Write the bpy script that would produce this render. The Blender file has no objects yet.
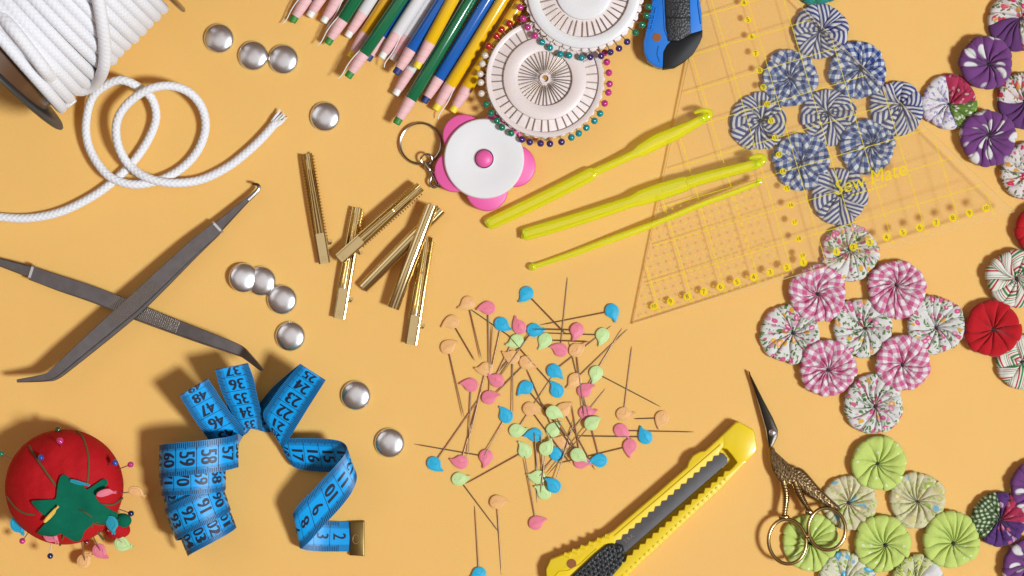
import bpy, bmesh, math, random
from mathutils import Vector, Matrix, noise
PI = math.pi; TAU = 2*PI
U = 0.0006            # metres per unit of the working grid (the grid is the size of one photo pixel on the table)
H = 2500.0            # camera height in grid units
C = bpy.context.scene.collection
sc = bpy.context.scene

# ------------------------------------------------------------------ camera, world, lamps, exposure
cam = bpy.data.objects.new('camera', bpy.data.cameras.new('camera')); C.objects.link(cam)
cam.location = (0, 0, H*U); cam.rotation_euler = (0, 0, 0)
cam.data.sensor_width = 36.0; cam.data.lens = 36.0*H/1024.0
cam.data.clip_start = 0.05; cam.data.clip_end = 50.0
sc.camera = cam
world = bpy.data.worlds.new('World'); sc.world = world; world.use_nodes = True
bg = world.node_tree.nodes['Background']
bg.inputs['Color'].default_value = (1.0, 0.60, 0.40, 1); bg.inputs['Strength'].default_value = 0.16

def area_lamp(name, loc, target, size, power, col=(1, 1, 1), shape='DISK', size_y=None):
    d = bpy.data.lights.new(name, 'AREA'); d.shape = shape; d.size = size
    if size_y: d.size_y = size_y
    d.energy = power; d.color = col
    o = bpy.data.objects.new(name, d); C.objects.link(o)
    o.location = loc
    o.rotation_euler = (Vector(target)-Vector(loc)).to_track_quat('-Z', 'Y').to_euler()
    return o
# key lamp: from the right and a little below, so shadows fall left and slightly up
KEY = Vector((1.0, -0.38, 1.45)).normalized()*8.0
area_lamp('key_lamp', KEY, (0, 0, 0), 1.36, 675, (0.93, 1.0, 1.04))
area_lamp('overhead_softbox', (-0.2, 0.1, 2.7), (-0.1, 0, 0), 1.6, 3.8, (0.97, 0.98, 1.0), 'RECTANGLE', 1.3)
area_lamp('left_softbox', (-1.35, 0.75, 1.7), (0, 0, 0), 1.3, 4, (0.95, 0.97, 1.0), 'RECTANGLE', 1.0)
sc.view_settings.view_transform = 'Standard'; sc.view_settings.look = 'None'
sc.view_settings.exposure = 0.12; sc.view_settings.gamma = 1.0
sc.view_settings.use_curve_mapping = False

# ------------------------------------------------------------------ helpers
def K(z): return 1.0 - z/H
def w2(x, y, z=0.0): return Vector(((x-512)*K(z), (288-y)*K(z)))
def W(x, y, z=0.0, zr=None):
    k = K(z if zr is None else zr); return Vector(((x-512)*k, (288-y)*k, z))
ABS = {}
def tag(o, label=None, cat=None, group=None, kind=None):
    if label: o['label'] = label
    if cat: o['category'] = cat
    if group: o['group'] = group
    if kind: o['kind'] = kind
    return o
def thing(name, label, cat, loc=(0, 0, 0), group=None, local=False, rot=(0, 0, 0)):
    o = bpy.data.objects.new(name, None); C.objects.link(o)
    o.empty_display_size = 0.01
    o.location = Vector(loc)*U; o.rotation_euler = rot
    ABS[o.name] = Vector((0, 0, 0)) if local else Vector(loc)
    return tag(o, label, cat, group)
class MB:
    def __init__(s): s.v = []; s.f = []; s.m = []; s.uv = []
    def add(s, vs, fs, mat=0, uvs=None):
        n = len(s.v); s.v += [Vector(p) for p in vs]
        for i, f in enumerate(fs):
            s.f.append([n+a for a in f]); s.m.append(mat)
            s.uv.append(uvs[i] if uvs else [(0, 0)]*len(f))
        return n
    def xf(s, M, start=0):
        for i in range(start, len(s.v)): s.v[i] = M @ s.v[i]
        return s
def mk(mb, name, mats, parent=None, smooth=40, recalc=True, loc=None):
    if not isinstance(mats, (list, tuple)): mats = [mats]
    off = Vector((0, 0, 0))
    if parent is not None: off = ABS[parent.name]
    elif loc is not None: off = Vector(loc)
    me = bpy.data.meshes.new(name)
    me.from_pydata([tuple((p-off)*U) for p in mb.v], [], mb.f)
    for m in mats: me.materials.append(m)
    uvl = me.uv_layers.new(name='UVMap')
    k = 0
    for i, p in enumerate(me.polygons):
        p.material_index = mb.m[i]
        p.use_smooth = smooth > 0
        for j in range(len(mb.f[i])):
            uvl.data[p.loop_start+j].uv = mb.uv[i][j]
    if recalc:
        bm = bmesh.new(); bm.from_mesh(me); bmesh.ops.recalc_face_normals(bm, faces=bm.faces); bm.to_mesh(me); bm.free()
    me.update()
    if 0 < smooth < 180: me.set_sharp_from_angle(angle=math.radians(smooth))
    o = bpy.data.objects.new(name, me); C.objects.link(o)
    ABS[o.name] = off
    if parent is not None: o.parent = parent
    else: o.location = off*U
    return o

def catmull(P, n):
    out = []
    m = len(P)
    for i in range(m-1):
        p0 = P[max(i-1, 0)]; p1 = P[i]; p2 = P[i+1]; p3 = P[min(i+2, m-1)]
        for k in range(n):
            t = k/n
            out.append(0.5*((2*p1)+(p2-p0)*t+(2*p0-5*p1+4*p2-p3)*t*t+(3*p1-p0-3*p2+p3)*t**3))
    out.append(P[-1].copy()); return out
def lerp(a, b, t): return a+(b-a)*t
def interp(tab, t):
    if t <= tab[0][0]: return tab[0][1]
    for (a, va), (b, vb) in zip(tab, tab[1:]):
        if t <= b: return va+(vb-va)*(t-a)/(b-a)
    return tab[-1][1]
def tube(mb, pts, rad, n=8, mat=0, caps=True, flat=1.0, up=None, closed=False):
    """swept round section; rad a number or list; flat squashes the section across 'up'"""
    m = len(pts); R = rad if isinstance(rad, (list, tuple)) else [rad]*m
    base = len(mb.v); fr = None; L = 0.0; Ls = []
    for i in range(m):
        if closed: t = (pts[(i+1) % m]-pts[i-1]).normalized()
        else: t = (pts[min(i+1, m-1)]-pts[max(i-1, 0)]).normalized()
        if up is not None:
            s = t.cross(Vector(up)).normalized(); u = s.cross(t).normalized()
        else:
            if fr is None:
                a = Vector((0, 0, 1)) if abs(t.z) < .9 else Vector((1, 0, 0))
                s = t.cross(a).normalized()
            else: s = (fr-t*fr.dot(t)).normalized()
            u = s.cross(t).normalized(); fr = s
        if i: L += (pts[i]-pts[i-1]).length
        Ls.append(L)
        for k in range(n):
            a = TAU*k/n
            mb.v.append(pts[i]+s*(math.cos(a)*R[i])+u*(math.sin(a)*R[i]*flat))
    rng = m if closed else m-1
    for i in range(rng):
        i2 = (i+1) % m
        for k in range(n):
            k2 = (k+1) % n
            mb.f.append([base+i*n+k, base+i*n+k2, base+i2*n+k2, base+i2*n+k]); mb.m.append(mat)
            la = Ls[i]; lb = Ls[i2] if i2 else L+(pts[0]-pts[-1]).length
            mb.uv.append([(la, k/n), (la, (k+1)/n), (lb, (k+1)/n), (lb, k/n)])
    if caps and not closed:
        mb.f.append([base+k for k in range(n)][::-1]); mb.m.append(mat); mb.uv.append([(0, 0)]*n)
        mb.f.append([base+(m-1)*n+k for k in range(n)]); mb.m.append(mat); mb.uv.append([(0, 0)]*n)
def bar(mb, pts, wid, thk, mat=0, ch=0.18, up=(0, 0, 1)):
    """swept chamfered rectangle; wid/thk numbers or lists"""
    m = len(pts)
    Wd = wid if isinstance(wid, (list, tuple)) else [wid]*m
    Tk = thk if isinstance(thk, (list, tuple)) else [thk]*m
    base = len(mb.v)
    for i in range(m):
        t = (pts[min(i+1, m-1)]-pts[max(i-1, 0)]).normalized()
        s = t.cross(Vector(up)).normalized(); u = s.cross(t).normalized()
        a, b = Wd[i]/2, Tk[i]/2; c = ch*min(a, b)*2
        for x, y in ((a, b-c), (a-c, b), (-a+c, b), (-a, b-c), (-a, -b+c), (-a+c, -b), (a-c, -b), (a, -b+c)):
            mb.v.append(pts[i]+s*x+u*y)
    n = 8
    for i in range(m-1):
        for k in range(n):
            k2 = (k+1) % n
            mb.f.append([base+i*n+k, base+i*n+k2, base+(i+1)*n+k2, base+(i+1)*n+k]); mb.m.append(mat); mb.uv.append([(0, 0)]*4)
    mb.f.append([base+k for k in range(n)]); mb.m.append(mat); mb.uv.append([(0, 0)]*n)
    mb.f.append([base+(m-1)*n+k for k in range(n)]); mb.m.append(mat); mb.uv.append([(0, 0)]*n)
def inset(poly, d):
    n = len(poly); A = sum(poly[i][0]*poly[(i+1) % n][1]-poly[(i+1) % n][0]*poly[i][1] for i in range(n))
    sg = 1 if A > 0 else -1; out = []
    for i in range(n):
        a, b, c = Vector(poly[i-1][:2]), Vector(poly[i][:2]), Vector(poly[(i+1) % n][:2])
        e1 = (b-a); e2 = (c-b)
        e1 = e1.normalized() if e1.length > 1e-6 else e2.normalized(); e2 = e2.normalized() if e2.length > 1e-6 else e1
        n1 = Vector((-e1.y, e1.x))*sg; n2 = Vector((-e2.y, e2.x))*sg
        nn = n1+n2
        if nn.length < .2: nn = n1
        nn.normalize(); k = 1/max(nn.dot(n1), .5)
        out.append(b+nn*d*k)
    return out
def prism(mb, poly, z0, z1, bev=0.0, mat=0, zf=None, side=None):
    """closed extrusion of a 2D outline (world grid units), top edge bevelled"""
    P = [Vector(p[:2]) for p in poly]; n = len(P)
    rings = [(P, z0)]
    if bev > 0: rings += [(P, z1-bev), (inset(P, bev*.35), z1-bev*.3), (inset(P, bev), z1)]
    else: rings += [(P, z1)]
    base = len(mb.v)
    for r, z in rings:
        for p in r: mb.v.append(Vector((p.x, p.y, z+(zf(p) if zf else 0))))
    for i in range(len(rings)-1):
        for k in range(n):
            k2 = (k+1) % n
            mb.f.append([base+i*n+k, base+i*n+k2, base+(i+1)*n+k2, base+(i+1)*n+k]); mb.m.append(mat if side is None else side); mb.uv.append([(0, 0)]*4)
    mb.f.append([base+k for k in range(n)][::-1]); mb.m.append(mat); mb.uv.append([(0, 0)]*n)
    b = base+(len(rings)-1)*n
    mb.f.append([b+k for k in range(n)]); mb.m.append(mat); mb.uv.append([(0, 0)]*n)
def lathe(mb, prof, c=(0, 0, 0), n=32, mat=0, M=None):
    base = len(mb.v); m = len(prof); c = Vector(c)
    for r, z in prof:
        for k in range(n):
            a = TAU*k/n; p = Vector((r*math.cos(a), r*math.sin(a), z))
            mb.v.append((M @ p if M else p)+c)
    for i in range(m-1):
        for k in range(n):
            k2 = (k+1) % n
            mb.f.append([base+i*n+k, base+i*n+k2, base+(i+1)*n+k2, base+(i+1)*n+k]); mb.m.append(mat); mb.uv.append([(0, 0)]*4)
    if prof[0][0] > 1e-4: mb.f.append([base+k for k in range(n)][::-1]); mb.m.append(mat); mb.uv.append([(0, 0)]*n)
    if prof[-1][0] > 1e-4: mb.f.append([base+(m-1)*n+k for k in range(n)]); mb.m.append(mat); mb.uv.append([(0, 0)]*n)
def ball(mb, c, r, n=16, mat=0, sx=1, sy=1, sz=1, M=None):
    m = n//2; pr = [(max(r*math.sin(PI*i/m), 1e-5), -r*math.cos(PI*i/m)) for i in range(m+1)]
    st = len(mb.v); lathe(mb, pr, (0, 0, 0), n, mat)
    S = Matrix.Diagonal((sx, sy, sz, 1)).to_3x3(); c = Vector(c)
    for i in range(st, len(mb.v)):
        p = S @ mb.v[i]; mb.v[i] = (M @ p if M else p)+c
def torus(mb, c, R, r, n=40, k=8, M=None, ry=None, mat=0):
    pts = []
    for i in range(n):
        a = TAU*i/n; p = Vector((R*math.cos(a), (ry or R)*math.sin(a), 0))
        pts.append((M @ p if M else p)+Vector(c))
    tube(mb, pts, r, k, mat, closed=True)
def px_poly(pts, z=0.0): return [w2(x, y, z) for x, y in pts]
def smooth_poly(pts, n=4):
    P = [Vector(p) for p in pts]; m = len(P); out = []
    for i in range(m):
        p0, p1, p2, p3 = P[i-1], P[i], P[(i+1) % m], P[(i+2) % m]
        for k in range(n):
            t = k/n
            out.append(0.5*((2*p1)+(p2-p0)*t+(2*p0-5*p1+4*p2-p3)*t*t+(3*p1-p0-3*p2+p3)*t**3))
    return out
_tc = {}
def glyphs(txt, shear=0.0, bold=0.0):
    """flat triangles of a string, height of digits about 1, centred"""
    if (txt, shear, bold) in _tc: return _tc[(txt, shear, bold)]
    cu = bpy.data.curves.new('t', 'FONT'); cu.body = txt; cu.size = 1.38; cu.align_x = 'CENTER'; cu.align_y = 'CENTER'; cu.resolution_u = 3; cu.shear = shear; cu.offset = bold
    o = bpy.data.objects.new('t', cu); C.objects.link(o)
    dg = bpy.context.evaluated_depsgraph_get(); me = bpy.data.meshes.new_from_object(o.evaluated_get(dg))
    bm = bmesh.new(); bm.from_mesh(me); bmesh.ops.triangulate(bm, faces=bm.faces)
    for _ in range(4):
        le = [e for e in bm.edges if e.calc_length() > .22]
        if not le: break
        bmesh.ops.subdivide_edges(bm, edges=le, cuts=1); bmesh.ops.triangulate(bm, faces=[f for f in bm.faces if len(f.verts) > 3])
    bm.verts.index_update(); bm.to_mesh(me); bm.free()
    V = [(v.co.x, v.co.y) for v in me.vertices]; F = [list(p.vertices) for p in me.polygons]
    bpy.data.objects.remove(o); bpy.data.curves.remove(cu); bpy.data.meshes.remove(me)
    _tc[(txt, shear, bold)] = (V, F); return V, F

# ------------------------------------------------------------------ materials
class NT:
    def __init__(s, name):
        s.mat = bpy.data.materials.new(name); s.mat.use_nodes = True
        s.t = s.mat.node_tree; s.p = s.t.nodes['Principled BSDF']; s.out = s.t.nodes['Material Output']
    def n(s, typ, **kw):
        nd = s.t.nodes.new(typ)
        for k, v in kw.items(): setattr(nd, k, v)
        return nd
    def put(s, sock, v):
        if hasattr(v, 'is_linked') or isinstance(v, bpy.types.NodeSocket): s.t.links.new(v, sock)
        elif isinstance(v, (tuple, list)) and len(v) == 3 and sock.type == 'RGBA': sock.default_value = (*v, 1)
        else: sock.default_value = v
    def m(s, op, a, b=0.0, c=0.0):
        nd = s.n('ShaderNodeMath', operation=op)
        s.put(nd.inputs[0], a); s.put(nd.inputs[1], b); s.put(nd.inputs[2], c); return nd.outputs[0]
    def mix(s, f, a, b, blend='MIX'):
        nd = s.n('ShaderNodeMix', data_type='RGBA', blend_type=blend)
        s.put(nd.inputs[0], f); s.put(nd.inputs[6], a); s.put(nd.inputs[7], b); return nd.outputs[2]
    def uv(s):
        t = s.n('ShaderNodeUVMap', uv_map='UVMap'); return t.outputs[0]
    def obj(s, sc_=1/U):
        t = s.n('ShaderNodeTexCoord'); v = s.n('ShaderNodeVectorMath', operation='SCALE')
        s.t.links.new(t.outputs['Object'], v.inputs[0]); v.inputs['Scale'].default_value = sc_; return v.outputs[0]
    def sep(s, v):
        x = s.n('ShaderNodeSeparateXYZ'); s.put(x.inputs[0], v); return x.outputs
    def comb(s, x, y, z=0.0):
        c = s.n('ShaderNodeCombineXYZ'); s.put(c.inputs[0], x); s.put(c.inputs[1], y); s.put(c.inputs[2], z); return c.outputs[0]
    def noise(s, v, scale, detail=3, rough=.5):
        t = s.n('ShaderNodeTexNoise'); s.put(t.inputs['Vector'], v); t.inputs['Scale'].default_value = scale
        t.inputs['Detail'].default_value = detail; t.inputs['Roughness'].default_value = rough; return t.outputs['Fac'], t.outputs['Color']
    def vor(s, v, scale, feature='F1', rnd=1.0):
        t = s.n('ShaderNodeTexVoronoi', feature=feature); s.put(t.inputs['Vector'], v); t.inputs['Scale'].default_value = scale
        t.inputs['Randomness'].default_value = rnd; return t.outputs['Distance'], t.outputs['Color']
    def ramp(s, f, stops, mode='LINEAR'):
        r = s.n('ShaderNodeValToRGB'); r.color_ramp.interpolation = mode; s.put(r.inputs[0], f)
        e = r.color_ramp.elements
        while len(e) < len(stops): e.new(0.5)
        for i, (p, c) in enumerate(stops): e[i].position = p; e[i].color = (*c, 1) if len(c) == 3 else c
        return r.outputs[0]
    def bump(s, h, strength=.3, dist=1.0):
        b = s.n('ShaderNodeBump'); b.inputs['Strength'].default_value = strength; b.inputs['Distance'].default_value = dist*U
        s.put(b.inputs['Height'], h); s.t.links.new(b.outputs[0], s.p.inputs['Normal']); return b
    def col(s, c): s.put(s.p.inputs['Base Color'], c)
    def step(s, a, edge, soft=.04):
        nd = s.n('ShaderNodeMapRange'); s.put(nd.inputs[0], a); nd.inputs[1].default_value = edge-soft; nd.inputs[2].default_value = edge+soft
        return nd.outputs[0]
def simple(name, col, rough=.5, metal=0.0, bump=None, coat=0.0, spec=.5, var=0.0, sheen=0.0, sss=0.0):
    t = NT(name); t.col(col); t.p.inputs['Roughness'].default_value = rough; t.p.inputs['Metallic'].default_value = metal
    t.p.inputs['Coat Weight'].default_value = coat; t.p.inputs['Coat Roughness'].default_value = .08
    t.p.inputs['Specular IOR Level'].default_value = spec; t.p.inputs['Sheen Weight'].default_value = sheen
    if sss: t.p.inputs['Subsurface Weight'].default_value = sss; t.p.inputs['Subsurface Radius'].default_value = (3*U, 2*U, 1*U); t.p.inputs['Subsurface Scale'].default_value = 1
    if var:
        f, _ = t.noise(t.obj(), .12, 4); t.col(t.mix(t.m('MULTIPLY', f, 1.0), tuple(c*(1-var) for c in col), tuple(min(1, c*(1+var)) for c in col)))
    if bump:
        f, _ = t.noise(t.obj(), bump[0], 4); t.bump(f, bump[1], bump[2] if len(bump) > 2 else 1.0)
    return t.mat
M = {}
def paper():
    t = NT('orange_card'); o = t.obj()
    f, _ = t.noise(o, .012, 3); g, _ = t.noise(o, .9, 5, .7)
    c = t.mix(f, (.775, .458, .130), (.81, .484, .142)); c = t.mix(t.m('MULTIPLY', g, .20), c, (.55, .30, .07))
    t.col(c); t.p.inputs['Roughness'].default_value = .62; t.p.inputs['Specular IOR Level'].default_value = .35
    t.p.inputs['Subsurface Weight'].default_value = .45; t.p.inputs['Subsurface Radius'].default_value = (9*U, 2.6*U, .6*U); t.p.inputs['Subsurface Scale'].default_value = 1
    h, _ = t.noise(o, .9, 5, .7); t.bump(h, .5, .6); return t.mat
M['card'] = paper()
def weave(t, uv, amt=.35):
    x, y, z = t.sep(uv)
    a = t.m('SINE', t.m('MULTIPLY', x, TAU/1.5)); b = t.m('SINE', t.m('MULTIPLY', y, TAU/1.5))
    n_, _ = t.noise(uv, .22, 4, .6)
    h = t.m('ADD', t.m('MULTIPLY', t.m('MULTIPLY', a, b), .25), t.m('MULTIPLY', n_, 2.6))
    t.bump(h, amt, 1.0)
def fabric(name, fn, rough=.85):
    t = NT(name); uv = t.uv(); c = fn(t, uv)
    n_, _ = t.noise(uv, .8, 3, .7); c = t.mix(t.m('MULTIPLY', n_, .28), c, (.12, .1, .1), 'MULTIPLY')
    t.col(c); t.p.inputs['Roughness'].default_value = rough; t.p.inputs['Sheen Weight'].default_value = .15
    t.p.inputs['Specular IOR Level'].default_value = .25
    weave(t, uv); M[name] = t.mat; return t.mat
WHITE = (.72, .70, .69)
def stripes(p, cols, duty=.5, base=WHITE):
    def f(t, uv):
        x, y, z = t.sep(uv); n_, _ = t.noise(uv, .06, 2)
        q = t.m('FRACT', t.m('DIVIDE', t.m('ADD', x, t.m('MULTIPLY', n_, 3.0)), p))
        st = t.step(t.m('ABSOLUTE', t.m('SUBTRACT', q, .5)), .5-duty/2, .05)
        return t.mix(st, base, cols)
    return f
def multi_stripes(t, uv):
    x, y, z = t.sep(uv); q = t.m('FRACT', t.m('DIVIDE', x, 17.0))
    w = (.74, .72, .64)
    return t.ramp(q, [(0, w), (.16, (.55, .03, .04)), (.27, w), (.36, (.06, .24, .07)), (.50, w), (.60, (.55, .03, .04)), (.645, w), (.72, (.08, .28, .08)), (.77, w), (.88, (.45, .38, .28)), (.93, w)], 'CONSTANT')
def gingham(p, col, mid, base=WHITE):
    def f(t, uv):
        n_, nc = t.noise(uv, .05, 2); x, y, z = t.sep(uv)
        a = t.step(t.m('ABSOLUTE', t.m('SUBTRACT', t.m('FRACT', t.m('DIVIDE', t.m('ADD', x, t.m('MULTIPLY', n_, 4.0)), p)), .5)), .25, .03)
        b = t.step(t.m('ABSOLUTE', t.m('SUBTRACT', t.m('FRACT', t.m('DIVIDE', t.m('ADD', y, t.m('MULTIPLY', n_, 4.0)), p)), .5)), .25, .03)
        return t.ramp(t.m('MULTIPLY', t.m('ADD', a, b), .5), [(0, base), (.5, mid), (1, col)])
    return f
def dots(p, r, col, base, rnd=0.25):
    def f(t, uv):
        d, _ = t.vor(uv, 1/p, 'F1', rnd); return t.mix(t.step(d, r/p, .03), col, base)
    return f
def floral(base=(.76, .74, .70), cols=((.62, .10, .22), (.66, .30, .42), (.74, .40, .05), (.60, .12, .25)), leaf=(.10, .20, .05), p=7.5, dens=.5):
    def f(t, uv):
        _, nc = t.noise(uv, .18, 2)
        v = t.n('ShaderNodeVectorMath', operation='MULTIPLY_ADD'); t.put(v.inputs[0], nc); v.inputs[1].default_value = (5, 5, 0); t.put(v.inputs[2], uv)
        v = v.outputs[0]
        x, y, z = t.sep(v)
        # leaves: two families of small slanted lozenges
        lv = t.comb(t.m('MULTIPLY', t.m('ADD', x, y), 1.35), t.m('MULTIPLY', t.m('SUBTRACT', x, y), .55))
        d1, c1 = t.vor(lv, 1/5.6); k1 = t.sep(c1)[0]
        c = t.mix(t.m('MULTIPLY', t.m('SUBTRACT', 1.0, t.step(d1, .36, .05)), t.step(k1, .05, .01)), base, leaf)
        lv2 = t.comb(t.m('MULTIPLY', t.m('ADD', x, y), .6), t.m('MULTIPLY', t.m('SUBTRACT', x, y), 1.3))
        d3, c3 = t.vor(lv2, 1/6.6); k3 = t.sep(c3)[0]
        c = t.mix(t.m('MULTIPLY', t.m('SUBTRACT', 1.0, t.step(d3, .24, .05)), t.step(k3, .25, .01)), c, tuple(q*1.6 for q in leaf))
        # blossoms
        d2, c2 = t.vor(v, 1/p); s = t.sep(c2)
        fl = t.ramp(s[1], [(0, cols[0]), (.3, cols[1]), (.55, cols[2]), (.78, cols[3])], 'CONSTANT')
        fl = t.mix(t.m('SUBTRACT', 1.0, t.step(d2, .17, .04)), fl, tuple(min(1, q*1.25+.12) for q in cols[1]))
        return t.mix(t.m('MULTIPLY', t.m('SUBTRACT', 1.0, t.step(d2, .40, .04)), t.step(s[0], 1-dens, .01)), c, fl)
    return f
NAVY = (.055, .07, .22)
fabric('navy_stripe', stripes(5.0, NAVY, .52, (.62, .60, .60)))
fabric('blue_gingham', gingham(9.0, (.022, .045, .19), (.17, .22, .42), (.66, .66, .66)))
fabric('pink_gingham', gingham(9.5, (.60, .10, .24), (.66, .33, .44), (.80, .74, .74)))
fabric('ditsy_floral', floral(dens=.74, p=8.6, base=(.70, .68, .65)))
fabric('red_cotton', lambda t, uv: (.50, .005, .012))
fabric('purple_dots', dots(24, 7.5, WHITE, (.17, .048, .20), .35))
fabric('lime_dots', dots(9, 1.5, (.74, .80, .55), (.54, .66, .16), .5))
fabric('cream_print', floral((.66, .60, .38), ((.22, .46, .58), (.60, .52, .22), (.34, .46, .08), (.60, .50, .30)), (.42, .48, .14), 14, .7))
fabric('blue_cream_print', floral((.70, .66, .50), ((.10, .38, .62), (.16, .45, .66), (.50, .50, .10), (.12, .42, .64)), (.28, .40, .10), 11, .62))
fabric('candy_stripe', multi_stripes)
fabric('red_floral', floral((.70, .62, .60), ((.55, .03, .08), (.62, .08, .12), (.66, .30, .05), (.52, .02, .10)), (.12, .16, .04), 9, .68))
fabric('lilac_floral', floral((.72, .69, .68), ((.30, .22, .48), (.40, .32, .55), (.36, .26, .5), (.62, .5, .6)), (.34, .28, .5), 8, .42))
fabric('crimson_print', floral((.45, .03, .09), ((.65, .2, .25), (.10, .03, .03), (.6, .45, .4), (.5, .05, .1)), (.25, .02, .05), 5, .5))
fabric('green_sprig', floral((.12, .22, .03), ((.72, .72, .6), (.65, .68, .5), (.7, .7, .5), (.72, .72, .6)), (.2, .32, .07), 4.4, .5))
fabric('plum_cotton', lambda t, uv: (.12, .035, .15))
fabric('plum_print', floral((.10, .03, .17), ((.45, .35, .5), (.5, .1, .2), (.14, .05, .3), (.6, .4, .5)), (.05, .02, .1), 8, .4))
fabric('green_lattice', gingham(5.0, (.03, .06, .02), (.09, .15, .05), (.55, .6, .42)))
fabric('white_cotton', lambda t, uv: (.72, .70, .68))
fabric('teal_print', floral((.02, .22, .22), ((.5, .55, .5), (.03, .3, .1), (.3, .5, .1), (.5, .2, .4)), (.03, .2, .04), 8, .5))
fabric('olive_floral', floral((.62, .62, .34), ((.40, .46, .04), (.5, .5, .1), (.3, .36, .03), (.55, .6, .3)), (.14, .18, .02), 6, .6))
M['thread'] = simple('thread_and_hole_shade', (.03, .018, .02), .8)  # stitches, and the shade painted into the rosette holes
M['steel'] = simple('polished_steel', (.80, .80, .82), .27, 1.0, (.05, .08, 3))
M['darksteel'] = simple('brushed_dark_steel', (.20, .185, .185), .33, 1.0, (1.2, .10, .5), var=.25)
M['needle'] = simple('needle_steel', (.40, .31, .25), .38, .9)
M['dark_needle'] = simple('dark_needle_steel', (.27, .18, .12), .35, .9)
M['brass'] = simple('old_brass', (.20, .13, .045), .38, 1.0, (.3, .12, .6))
M['gold'] = simple('gilt_metal', (.72, .55, .26), .16, 1.0)
M['gold_plain'] = simple('smooth_gilt', (.72, .56, .28), .13, 1.0)
M['nickel'] = simple('nickel', (.42, .37, .32), .22, 1.0)
M['bronze'] = simple('scissor_gilt', (.40, .28, .13), .24, 1.0)
M['blade'] = simple('blade_dark', (.055, .046, .038), .34, 1.0, (.25, .2, .6))
M['white_plastic'] = simple('white_plastic', (.72, .70, .70), .32, 0, None, .2, sss=.15)
M['frosted'] = simple('frosted_plastic', (.70, .60, .57), .42, 0, None, .1, sss=.2)
M['pink_plastic'] = simple('pink_plastic', (.74, .10, .33), .45)
M['black_plastic'] = simple('black_plastic', (.010, .010, .011), .5, spec=.25)
M['blue_plastic'] = simple('blue_plastic', (.006, .17, .62), .30, 0, None, .3)
M['yellow_plastic'] = simple('yellow_plastic', (.78, .56, .012), .34, 0, (.03, .05, 2), .2, sss=.1)
M['blade_grey'] = simple('blade_grey', (.085, .08, .085), .6, .3, (1.2, .2, .8), var=.2)
M['felt'] = simple('green_felt', (.004, .115, .065), .95, 0, (1.2, .5, 1.2), spec=.1, sheen=.0, var=.18)
M['satin'] = simple('red_cotton_cushion', (.42, .003, .007), .78, 0, (.7, .5, 1.2), spec=.25, sheen=.0)
M['seam'] = simple('olive_cord', (.10, .075, .02), .8, 0, (1.0, .4, 1))
M['spoolblack'] = simple('spool_dark', (.035, .033, .032), .45)
M['spoolbrown'] = simple('spool_brown', (.10, .045, .02), .3, 0, None, .3)
M['hole'] = simple('hole_table_shade', (.26, .085, .02), .8)  # colour of the table in shadow, painted on the lanyard hole discs
M['string'] = simple('cotton_string', (.74, .72, .70), .8)
M['tape_ink'] = simple('tape_ink', (.008, .015, .04), .5)
M['ruler_digit'] = simple('ruler_digit', (.16, .10, .01), .5)
for nm, c in dict(red=(.42, .008, .016), pearl=(.66, .58, .50), green=(.004, .16, .075), purple=(.045, .02, .12), teal=(.0, .24, .25), magenta=(.50, .03, .20), blue=(.02, .06, .35), navy=(.008, .015, .08), bottle=(.02, .07, .015), maroon=(.20, .01, .02)).items():
    M['ball_'+nm] = simple('glass_head_'+nm, c, .16, 0, None, .6)
for nm, c in dict(peach=(.74, .41, .16), pink=(.72, .19, .26), blue=(.02, .38, .60), green=(.50, .66, .29), yellow=(.78, .48, .08), teal=(.02, .30, .40)).items():
    M['bird_'+nm] = simple('bird_head_'+nm, c, .5, 0, (.5, .15, .6), .0, spec=.35, var=.12)
def tape_mat():
    t = NT('blue_tape'); uv = t.uv(); x, y, z = t.sep(uv)   # x along in cm, y across 0..1
    d = t.m('ABSOLUTE', t.m('SUBTRACT', y, .5)); e = t.step(d, .27, .02)
    w = t.m('SINE', t.m('MULTIPLY', x, TAU*20)); n_, _ = t.noise(t.obj(), .5, 4)
    c = t.mix(e, (.0, .37, .86), (.002, .21, .50)); t.col(t.mix(t.m('MULTIPLY', n_, .3), c, (.004, .12, .38)))
    t.p.inputs['Roughness'].default_value = .34; t.p.inputs['Coat Weight'].default_value = .05; t.p.inputs['Coat Roughness'].default_value = .25
    h = t.m('ADD', t.m('MULTIPLY', w, .5), t.m('SINE', t.m('MULTIPLY', y, TAU*26))); t.bump(h, .18, .4); return t.mat
M['tape'] = tape_mat()
def cord_mat(name='braided_cotton', dark=(.64, .63, .67), light=(.74, .735, .755), amt=.34):
    t = NT(name); uv = t.uv(); x, y, z = t.sep(uv)  # x length in grid units, y 0..1 round
    n_, _ = t.noise(t.obj(), .8, 4, .7)
    def strand(sgn):
        q = t.m('ADD', t.m('MULTIPLY', y, 4.0), t.m('MULTIPLY', x, sgn/5.2)); s = t.m('ABSOLUTE', t.m('SINE', t.m('MULTIPLY', q, PI))); return s
    a = strand(1); b = strand(-1); h = t.m('ADD', t.m('MAXIMUM', a, b), t.m('MULTIPLY', n_, .35))
    h = t.m('ADD', t.m('MULTIPLY', t.m('MINIMUM', a, b), .8), h)
    c = t.mix(t.step(t.m('MINIMUM', a, b), .18, .22), dark, light)
    t.col(c); t.p.inputs['Roughness'].default_value = .9; t.p.inputs['Sheen Weight'].default_value = .2; t.p.inputs['Specular IOR Level'].default_value = .2
    t.bump(h, amt, 1.1); return t.mat
M['cord'] = cord_mat()
M['cord_wound'] = cord_mat('wound_cotton', (.66, .655, .69), (.71, .705, .73), .22)
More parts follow.
